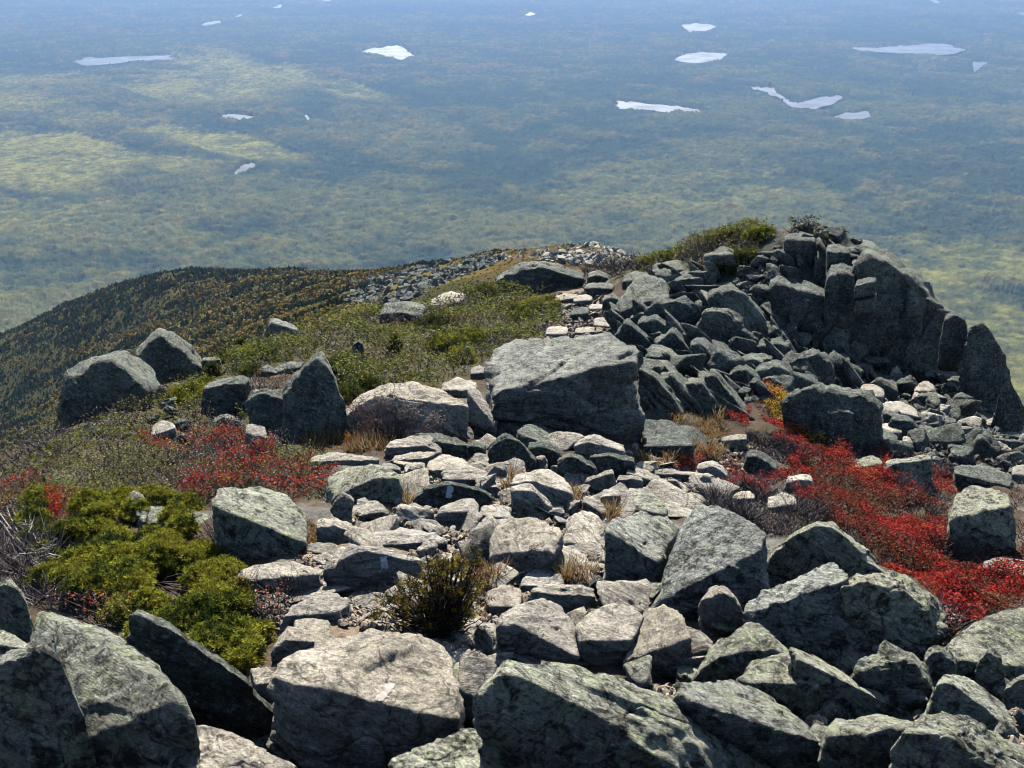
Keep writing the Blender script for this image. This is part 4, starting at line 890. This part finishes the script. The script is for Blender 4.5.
for q, n in [('40,600 130,598 190,640 150,640 60,625', 1500), ('240,372 305,366 312,390 250,398', 900), ('225,565 300,560 330,600 280,640 240,620', 900), ('590,590 640,600 640,520 600,520', 300), ('780,560 900,590 960,640 930,660 860,600', 1500), ('700,450 780,470 770,500 700,480', 900), ('840,440 1020,450 1020,560 960,540 900,500', 3000), ('0,500 140,500 140,530 0,530', 1800)]:
    mat_of(L2, P(q), n, .17, Rg, GREY + RUST + OLV, GREY, .026, tfrac=.4)
mat_of(L2, P('770,246 800,230 850,232 885,248 860,262 800,262'), 1500, .35, Rg, OLV + GREY, GREY, .05, tfrac=.3)
mat_of(L2, P('1022,440 1300,420 1300,820 1022,720'), 9000, .22, Rg, GREY + RUST + OLV, GREY, .035, tfrac=.35)
mat_of(L2, P('-280,480 -20,470 -20,820 -280,820'), 9000, .22, Rg, GREY + RUST + OLV, GREY, .035, tfrac=.35)
link('grey_heath', L2.mesh('grey_heath'), M_TWIG, None, 'leafless grey and purple twigs of low heath over the ridge', 'heath', None, 'stuff')
# green and olive heath
mat_of(L3, P(HLP), 34000, .22, Rg, OLV + GRN, GREY, .036, tfrac=.04, thin=.02, mound=2.2, avoid=True)
mat_of(L2, P(HLP), 9000, .24, Rg, RUST + PURP + STRAW[:1], GREY, .034, tfrac=.1, thin=.2, mound=2.2, avoid=True)
mat_of(L3, P(UGP), 46000, .38, Rg, OLV + GRN + GRN, GREY, .05, tfrac=.03, mound=1.1, thin=-.2)
mat_of(L3, P('600,285 650,258 690,240 730,230 774,236 762,262 722,278 700,260 640,270'), 9000, .45, Rg, OLV + GRN, GREY, .05, tfrac=.1, mound=.9, thin=-.2)
mat_of(L3, P('480,292 500,265 545,250 600,250 600,262 540,262'), 4000, .4, Rg, OLV + RUST, GREY, .06, tfrac=.1)
link('green_heath', L3.mesh('green_heath'), M_LEAF, None, 'olive and yellow-green low heath over the left side of the ridge', 'heath', None, 'stuff')
# dry grass
for s, n in [('300,520 335,540 315,556 300,552', 700), ('315,436 392,430 395,452 300,455', 1400), ('640,447 722,440 722,462 640,470', 1800), ('570,484 592,492 585,515 570,510', 350), ('530,568 600,572 602,592 560,588', 900),
             ('375,505 410,500 395,525 365,520', 500), ('705,430 722,425 725,460 706,455', 500), ('735,350 760,345 765,365 738,368', 350), ('640,490 660,505 670,520 645,500', 200), ('505,468 520,470 522,500 506,500', 250), ('595,520 620,512 625,522 600,530', 250),
             ('470,575 500,570 520,600 490,600', 250), ('660,420 720,405 725,440 690,440', 500), ('190,590 240,570 240,590 215,600', 300)]:
    mat_of(L4, P(s), n, .16, Rg, blade=STRAW, jit=6)
link('dry_grass', L4.mesh('dry_grass'), M_LEAF, None, 'orange and straw coloured dry grass tufts between the trail rocks', 'grass', None, 'stuff')
# ------------------------------------------------------------------ shrubs: each a thing with branches and foliage
def tubes(name, lines, sides=5):
    V, Q, n = [], [], 0
    for pts, r in lines:
        pts = np.array(pts); m = len(pts)
        t = np.gradient(pts, axis=0); t /= np.linalg.norm(t, axis=1)[:, None] + 1e-9
        a = np.cross(t, [.3, .5, .81]); a /= np.linalg.norm(a, axis=1)[:, None] + 1e-9; b = np.cross(t, a)
        th = np.arange(sides) / sides * 2 * np.pi; rr = np.asarray(r)[:, None, None] if np.ndim(r) else np.full((m, 1, 1), r)
        V.append((pts[:, None] + rr * (a[:, None] * np.cos(th)[None, :, None] + b[:, None] * np.sin(th)[None, :, None])).reshape(-1, 3))
        i = np.arange(m - 1)[:, None] * sides; k = np.arange(sides)[None]
        Q.append(np.stack([i + k, i + (k + 1) % sides, i + sides + (k + 1) % sides, i + sides + k], -1).reshape(-1, 4) + n); n += m * sides
    return np.concatenate(V), np.concatenate(Q)
def stems(base, clumps, Rg, rad, per=4, twigs=3, spread=0.):
    lines = []
    for c, r in clumps:
        for _ in range(per):
            e = c + Rg.normal(size=3) * r * .55; s0 = base + (np.array([c[0], c[1], max(0, c[2] - 1.5 * r)]) - base) * spread + Rg.normal(size=3) * [.25 * r, .25 * r, 0]; k = np.linspace(0, 1, 6)[:, None]
            ln = s0 * (1 - k) + e * k + np.array([0, 0, 1.]) * (k * (1 - k)) * r * .6 + Rg.normal(size=(6, 3)) * r * .07
            lines.append((ln, np.linspace(rad, rad * .35, 6)))
            for _ in range(twigs):
                i = Rg.integers(2, 6); d = Rg.normal(size=3); d[2] = abs(d[2]); d *= r * .6 / np.linalg.norm(d)
                k2 = np.linspace(0, 1, 4)[:, None]; lines.append((ln[i] + d * k2 + Rg.normal(size=(4, 3)) * r * .04, np.linspace(rad * .4, rad * .15, 4)))
    return lines
def sprigs(clumps, n, Rg, cols, length=.1, needle=.03, shell=.75, flat=.75):
    """needled branchlets over the skins of the clumps"""
    w = np.array([r ** 2 for _, r in clumps]); k = Rg.choice(len(clumps), n, p=w / w.sum())
    c = np.array([q for q, _ in clumps])[k]; r = np.array([q for _, q in clumps])[k]
    d = Rg.normal(size=(n, 3)); d[:, 2] = np.abs(d[:, 2]) * 1.1 - .25; d /= np.linalg.norm(d, axis=1)[:, None]
    p = c + d * (r * Rg.uniform(shell, 1.02, n) * (1 + .2 * fbm(c * 2 + d * 3, 2, 5)))[:, None] * [1, 1, flat]
    ax = d + Rg.normal(size=(n, 3)) * .55; ax[:, 2] += .25; ax /= np.linalg.norm(ax, axis=1)[:, None]
    u = np.cross(ax, Rg.normal(size=(n, 3))); u /= np.linalg.norm(u, axis=1)[:, None]; v = np.cross(ax, u)
    key = fbm(c * 3 + d * 1.5, 3, 15) * 1.2; col = pal(cols, n, Rg, key, .25)
    NV, C = [], []; ln = (length * Rg.uniform(.6, 1.3, n))[:, None]
    for lev in (.1, .45, .8):
        for j in range(6):
            a = j * 1.047 + lev * 2 + Rg.uniform(-.3, .3, (n, 1)); s = p + ax * ln * lev
            e = (u * np.cos(a) + v * np.sin(a)) * .8 + ax * .75; e = e / np.linalg.norm(e, axis=1)[:, None] * needle * (1.15 - .4 * lev)
            wd = np.cross(e, Rg.normal(size=(n, 3))); wd = wd / (np.linalg.norm(wd, axis=1)[:, None] + 1e-9) * needle * .13
            NV.append(np.stack([s - wd, s + wd, s + e + wd * .3, s + e - wd * .3], 1)); C.append(col * Rg.uniform(.8, 1.2, (n, 1)))
    NV = np.stack(NV, 1).reshape(-1, 4, 3); C = np.stack(C, 1).reshape(-1, 3); return NV, C
def shrub(name, label, spots, Rg, cols, n, length=.1, needle=.03, rad=.012, stemcol=(.16, .13, .11), group=None, lift=.35, per=3, leafy=None, shell=.75, cat='shrub', y=None, lobes=0):
    cl = []; big = list(spots)
    for a, b_, c_ in big if lobes else []:
        for _ in range(lobes): t = Rg.uniform(0, 6.28); spots = spots + [(a + math.cos(t) * c_ * .7, b_ + math.sin(t) * c_ * .6, c_ * Rg.uniform(.35, .6))]
    if lobes: spots = spots[len(big):]
    for px, py, rp in spots:
        p = cast(px, py); yy = py
        while p is None or p[1] > 48: yy += 3; p = cast(px, yy)
        if y is not None: d_ = rays(px, py); p = d_ * (y / d_[1])
        r = rp / FPX * np.hypot(p[0], p[1]) * 1.1
        g = np.array(p) + [0, r * .3, 0]; g[2] = max(g[2], float(ground_z(g[0], g[1])) + r * lift * .2); cl.append((g, r))
    mid = np.mean([c for c, _ in cl], 0); base = np.array([mid[0], mid[1], float(ground_z(mid[0], mid[1]))])
    if base[2] > mid[2]: base[2] = mid[2] - .1
    loc = [(c - base, r) for c, r in cl]
    root = link(name, None, None, None, label, cat, group, 'thing', base)
    V, Q = tubes('b', stems(np.zeros(3) + [0, 0, -.03], loc, Rg, rad, per, spread=0.))
    link('branches', mesh_np('branches', V, quads=Q, col=np.array(stemcol) * Rg.uniform(.6, 1.5, (len(V), 1))), M_TWIG, root)
    if n:
        LL = Leaves()
        if leafy:
            k = Rg.integers(0, len(loc), n); d = Rg.normal(size=(n, 3)); d /= np.linalg.norm(d, axis=1)[:, None]; d[:, 2] = np.abs(d[:, 2])
            rr = np.array([r for _, r in loc])[k]; pp = np.array([c for c, _ in loc])[k] + d * (rr * Rg.uniform(.3, 1.05, n))[:, None]
            LL.leaf(pp, np.full(n, leafy), pal(cols, n, Rg, fbm(pp * 3, 2, 4)), Rg)
        else: LL.quads(*sprigs(loc, n, Rg, cols, length, needle, shell))
        link('foliage', LL.mesh('foliage'), M_LEAF, root)
    return root
SPR = [(.035, .055, .014), (.10, .125, .02), (.26, .27, .03), (.38, .37, .04), (.24, .22, .03)]  # darkest green also stands for shade between lobes, put into the needle colour
SPD = [(.035, .055, .018), (.06, .08, .02), (.10, .12, .025), (.14, .14, .03)]
shrub('spruce_shrub', 'large mound of yellow-green dwarf spruce at left, behind the log-like slab',
      [(45, 522, 20), (80, 528, 26), (120, 522, 24), (150, 535, 30), (190, 530, 20), (95, 555, 28), (135, 565, 30), (180, 565, 30), (205, 580, 24), (105, 590, 30), (150, 600, 32), (195, 610, 32), (225, 600, 22), (220, 635, 30), (245, 640, 20), (190, 640, 26), (235, 655, 20), (75, 600, 20), (60, 580, 22), (110, 615, 20), (150, 628, 18), (45, 545, 18)], Rg, SPR, 21000, .085, .04, .007, (.05, .042, .035), lift=3.5, per=1, lobes=4)
shrub('twiggy_bush', 'half-dead twiggy bush with a few yellow leaves in the middle of the lower trail',
      [(392, 612, 22), (412, 600, 26), (435, 590, 28), (455, 580, 24), (468, 568, 18), (470, 600, 22), (445, 615, 30), (420, 622, 26), (463, 625, 20), (440, 572, 14)], Rg, [(.05, .05, .015), (.12, .10, .02), (.28, .22, .03), (.34, .24, .03), (.20, .10, .03), (.05, .045, .02)], 420, .07, .028, .0075, (.075, .062, .052), per=20, shell=.3, y=5.75, lift=0)
shrub('heath_shrub', 'dark purplish twiggy shrub over the front of the whale-backed boulder',
      [(360, 415, 16), (385, 410, 18), (410, 418, 18), (435, 424, 14), (370, 430, 14)], Rg, PURP + GREY, 1800, leafy=.03, rad=.008, stemcol=(.10, .075, .07), per=14, y=12.2)
shrub('dead_shrub', 'bleached grey dead branches at the left edge beside the big dwarf spruce',
      [(15, 545, 26), (30, 570, 26), (60, 590, 22), (10, 520, 14)], Rg, GREY, 500, leafy=.02, rad=.011, stemcol=(.34, .31, .28), per=8)
for lab, sp, c, nn in [
 ('dark green dwarf spruce mat behind the whale-backed boulder', [(345, 405, 16), (362, 392, 14), (350, 385, 12)], SPD, 700),
 ('yellow-green shrub at the right end of the green heath by the upper trail', [(535, 315, 14), (548, 310, 12), (520, 320, 14)], SPR, 600),
 ('bushy green mound left of the great flat-topped boulder', [(455, 352, 15), (470, 345, 14), (440, 350, 12), (462, 362, 12)], SPR, 800),
 ('low dark shrub behind the pale-topped dark block', [(485, 300, 12), (498, 293, 10), (470, 300, 9)], SPD, 450),
 ('round dark shrub just right of the flat pale slab', [(430, 330, 11), (442, 325, 10)], SPD, 350),
 ('yellow-green shrub beside the peak-shaped boulder', [(190, 400, 11), (178, 405, 10), (205, 392, 9)], SPR, 400),
 ('bright yellow-green shrub on the left skyline of the heath', [(240, 362, 11), (252, 358, 10), (228, 366, 8)], SPR, 400),
 ('green shrub left of the shark-fin boulder', [(262, 362, 10), (250, 378, 9)], SPD, 300),
 ('dark green shrub against the back of the shark-fin boulder', [(338, 372, 12), (350, 366, 10)], SPD, 400),
 ('tallest dark shrub on the skyline at the left of the knob', [(712, 243, 10), (724, 240, 11), (738, 243, 10)], SPD, 700),
 ('yellowish shrub on the knob skyline left of the tallest one', [(660, 260, 10), (645, 262, 8), (678, 255, 10)], SPR, 500),
 ('grey-green shrub hanging beside the rubbly buttress', [(735, 268, 13), (748, 262, 12), (728, 275, 9)], SPD, 650),
 ('small shrub between the tallest skyline shrub and the square summit block', [(755, 242, 8), (765, 238, 7)], SPR, 300)]:
    shrub('dwarf_shrub', lab, sp, Rg, c, nn, .16, .06, .012, group='shrubs of the ridge', lift=.4)
def dwarf_spruce(label, px, py, hpx):
    p = cast(px, py)
    while p is None or p[1] > 45: py += 3; p = cast(px, py)
    r0 = math.hypot(p[0], p[1]); h = hpx / FPX * r0 * 1.05
    root = link('dwarf_spruce', None, None, None, label, 'tree', 'little standing spruces', 'thing', p)
    z = np.linspace(-.05, h, 7); ln = np.stack([z * .03, z * .02, z], -1)
    V, Q = tubes('t', [(ln, np.linspace(.03, .006, 7))]); link('trunk', mesh_np('trunk', V, quads=Q, col=np.full((len(V), 3), .1)), M_TWIG, root)
    cl = [(np.array([0.03 * t * h, 0, t * h]), .20 * h * (1.15 - t)) for t in np.linspace(.25, .97, 8)]
    LL = Leaves(); LL.quads(*sprigs(cl, 380, Rg, SPD, .14, .06, .2)); link('crown', LL.mesh('crown'), M_LEAF, root)
dwarf_spruce('thin little spruce on the left skyline above the green heath', 242, 352, 18)
dwarf_spruce('stubby little spruce just left of the thin one', 226, 364, 14)
dwarf_spruce('tiny spruce beside the peak-shaped boulder', 213, 378, 13)
dwarf_spruce('small spruce in the middle of the green heath', 395, 352, 15)
# ------------------------------------------------------------------ loose stones: three cut shapes per stone kind, copied
def proto(mat, seed, flat):
    Rq = np.random.default_rng(seed); pts = Rq.uniform(-1, 1, (14, 3)); pts /= np.abs(pts).max(1)[:, None] ** .7; pts *= [1, Rq.uniform(.6, .95), flat]
    v, f, c = rock_shape(pts * .5, 4, seed, .8, cuts=5, round_p=50); me = mesh_np('stone', v, f); me.materials.append(M_ROCK[mat]); return me
PRO = {k: [proto(k, 900 + 17 * i + ord(k), fl) for i, fl in enumerate((.45, .6, .8, .55))] for k in 'ltd'}
def scatter(n, poly, mat, smin, smax, label, group, name='stone', over=False, sink=.22, rot=(-.12, 0, None), gap=.42):
    Rg = np.random.default_rng(n * 7 + len(label)); p = sample(P(poly), n * 3, Rg, 4, not over); used = []
    for q in p[Rg.permutation(len(p))]:
        s = float(np.exp(Rg.uniform(math.log(smin), math.log(smax))))
        if any((q[0] - u[0]) ** 2 + (q[1] - u[1]) ** 2 < (gap * (s + u[2])) ** 2 for u in used): continue
        used.append((q[0], q[1], s))
        o = link(name, PRO[mat][Rg.integers(4)], None, None, label, name, group, 'thing', (q[0], q[1], q[2] + s * sink))
        o.scale = (s * Rg.uniform(.8, 1.3), s * Rg.uniform(.7, 1.1), s * Rg.uniform(.7, 1.1)); o.rotation_euler = (Rg.normal() * .3 + rot[0], Rg.normal() * (.3 if rot[2] is None else .14) + rot[1], Rg.uniform(0, 6.28) if rot[2] is None else rot[2] + Rg.normal() * .25)
        if len(used) >= n: break
scatter(95, '850,385 890,375 960,378 1010,400 1030,430 1030,470 960,470 935,452 885,452 860,440 870,405', 'd', .28, .75, 'shaded block in the talus heap below the knob', 'talus blocks below the knob', 'talus_block')
scatter(26, '855,390 950,385 1000,410 1030,440 1020,465 940,445 880,445', 't', .2, .5, 'pale stone in the talus heap below the knob', 'pale talus stones below the knob')
PRO['s'] = [proto('t', 1400 + 17 * i, fl) for i, fl in enumerate((.16, .22, .28, .2))]
scatter(46, '275,650 300,590 330,540 350,505 390,465 470,450 560,490 640,560 660,640 480,690 330,660', 's', .25, .65, 'thin flat slab bedded between the larger rocks of the lower trail', 'thin slabs paving the lower trail', 'rock_slab', sink=.06)
scatter(24, '480,440 640,450 720,490 660,530 505,505', 's', .3, .8, 'thin flat slab bedded among the rocks below the great boulder', 'thin slabs below the great boulder', 'rock_slab', sink=.06)
scatter(85, '290,640 320,540 380,470 470,455 560,490 640,560 640,650 480,690 330,650', 't', .09, .36, 'small loose stone on the bare earth of the lower trail', 'loose stones of the lower trail')
scatter(34, '480,440 640,450 720,480 640,515 500,505', 't', .12, .34, 'small stone wedged among the rocks below the great boulder', 'stones below the great boulder')
scatter(16, '540,340 545,300 600,280 615,320 600,340', 't', .15, .4, 'small loose stone on the upper trail', 'loose stones of the upper trail')
scatter(95, '640,300 690,275 760,265 850,255 930,310 930,372 850,385 760,395 690,405 650,370', 'd', .35, 1.1, 'small dark block filling a gap of the outcrop and knob', 'gap-filling blocks of the outcrop', 'rock_block')
scatter(26, '0,768 0,690 300,700 500,680 760,640 1024,700 1024,768', 'l', .12, .36, 'small stone in a gap between the foreground boulders', 'stones between the foreground boulders')
scatter(14, '640,600 760,560 900,640 880,700 760,650', 'l', .14, .4, 'small stone in the hollow among the right foreground boulders', 'stones among the right foreground boulders')
scatter(12, '60,432 200,380 330,340 330,400 250,440 120,470', 'd', .15, .4, 'small stone peeping out of the left heath', 'small stones of the left heath')
scatter(40, '755,262 800,228 850,230 895,255 940,300 900,300 850,268 800,268', 'd', .35, .9, 'dark block strewn over the flat top of the knob', 'blocks on the knob top', 'rock_block', True)
scatter(40, '700,400 760,300 850,300 940,330 1000,400 900,400 800,400', 'd', .4, 1.2, 'shaded block piled at the foot of the knob cliff', 'blocks at the foot of the knob cliff', 'rock_block')
PRO['e'] = [proto('d', 1700 + 17 * i, fl) for i, fl in enumerate((.2, .3, .24, .34))]
scatter(75, '612,340 640,285 700,265 765,300 800,370 750,400 725,415 690,412 650,400 640,360', 'e', .55, 1.5, 'dark slab slanting down to the right within the outcrop', 'slanting slabs of the outcrop', 'rock_slab', True, .1, (-.15, .75, .25), .26)
scatter(60, '760,300 800,262 850,260 880,330 940,345 960,385 860,385 790,395', 'e', .4, 1.2, 'dark shaded slab leaning at the foot of the knob', 'leaning slabs of the knob', 'rock_slab', True, .15, (.2, 1.0, .3), .28)
# ------------------------------------------------------------------ gravel: countless chips on the bare earth
def gravel(spec, seed):
    Rg = np.random.default_rng(seed); D, F = ico(1); V = []; C = []
    for poly, n, a, b, gc in spec:
        p = sample(P(poly), n, Rg, 5); m = len(p); s = np.exp(Rg.uniform(math.log(a), math.log(b), m))
        v = D[None] * Rg.uniform(.6, 1.2, (m, len(D), 1)) * Rg.uniform(.5, 1.2, (m, 1, 3)) * s[:, None, None] * .5
        V.append(v + p[:, None] + np.stack([s * 0, s * 0, s * .12], -1)[:, None]); C.append(np.repeat(np.array(gc) * Rg.uniform(.5, 1.5, (m, 1)), len(D), 0))
    V = np.concatenate(V); k = len(V); T = (F[None] + (np.arange(k) * len(D))[:, None, None]).reshape(-1, 3); T = T[:k * len(F)]
    return mesh_np('gravel', V.reshape(-1, 3), T, col=np.concatenate(C), smooth=False)
link('gravel', gravel([('240,600 290,640 340,690 470,680 350,600 345,520 300,560', 2500, .015, .09, (.26, .21, .16)), ('275,640 300,590 330,545 345,512 375,505 395,470 430,450 500,470 600,470 650,520 670,570 640,640 560,670 470,680 330,650', 6500, .015, .10, (.27, .22, .165)), ('540,345 548,300 560,285 600,280 612,300 622,330 600,345', 1200, .04, .16, (.27, .22, .165)),
    ('850,385 960,378 1020,410 1030,470 960,470 870,440', 1800, .06, .22, (.13, .135, .12)), ('640,330 700,290 770,270 900,330 900,390 760,400 680,400', 1500, .06, .25, (.13, .135, .12)), ('640,440 760,440 760,500 640,500', 900, .03, .14, (.27, .22, .165)), ('0,768 0,640 300,690 640,690 1024,660 1024,768', 1500, .02, .10, (.27, .22, .165))], 8), M_TWIG, None, 'loose gravel and stone chips on the bare earth of the ridge', 'gravel', None, 'stuff')
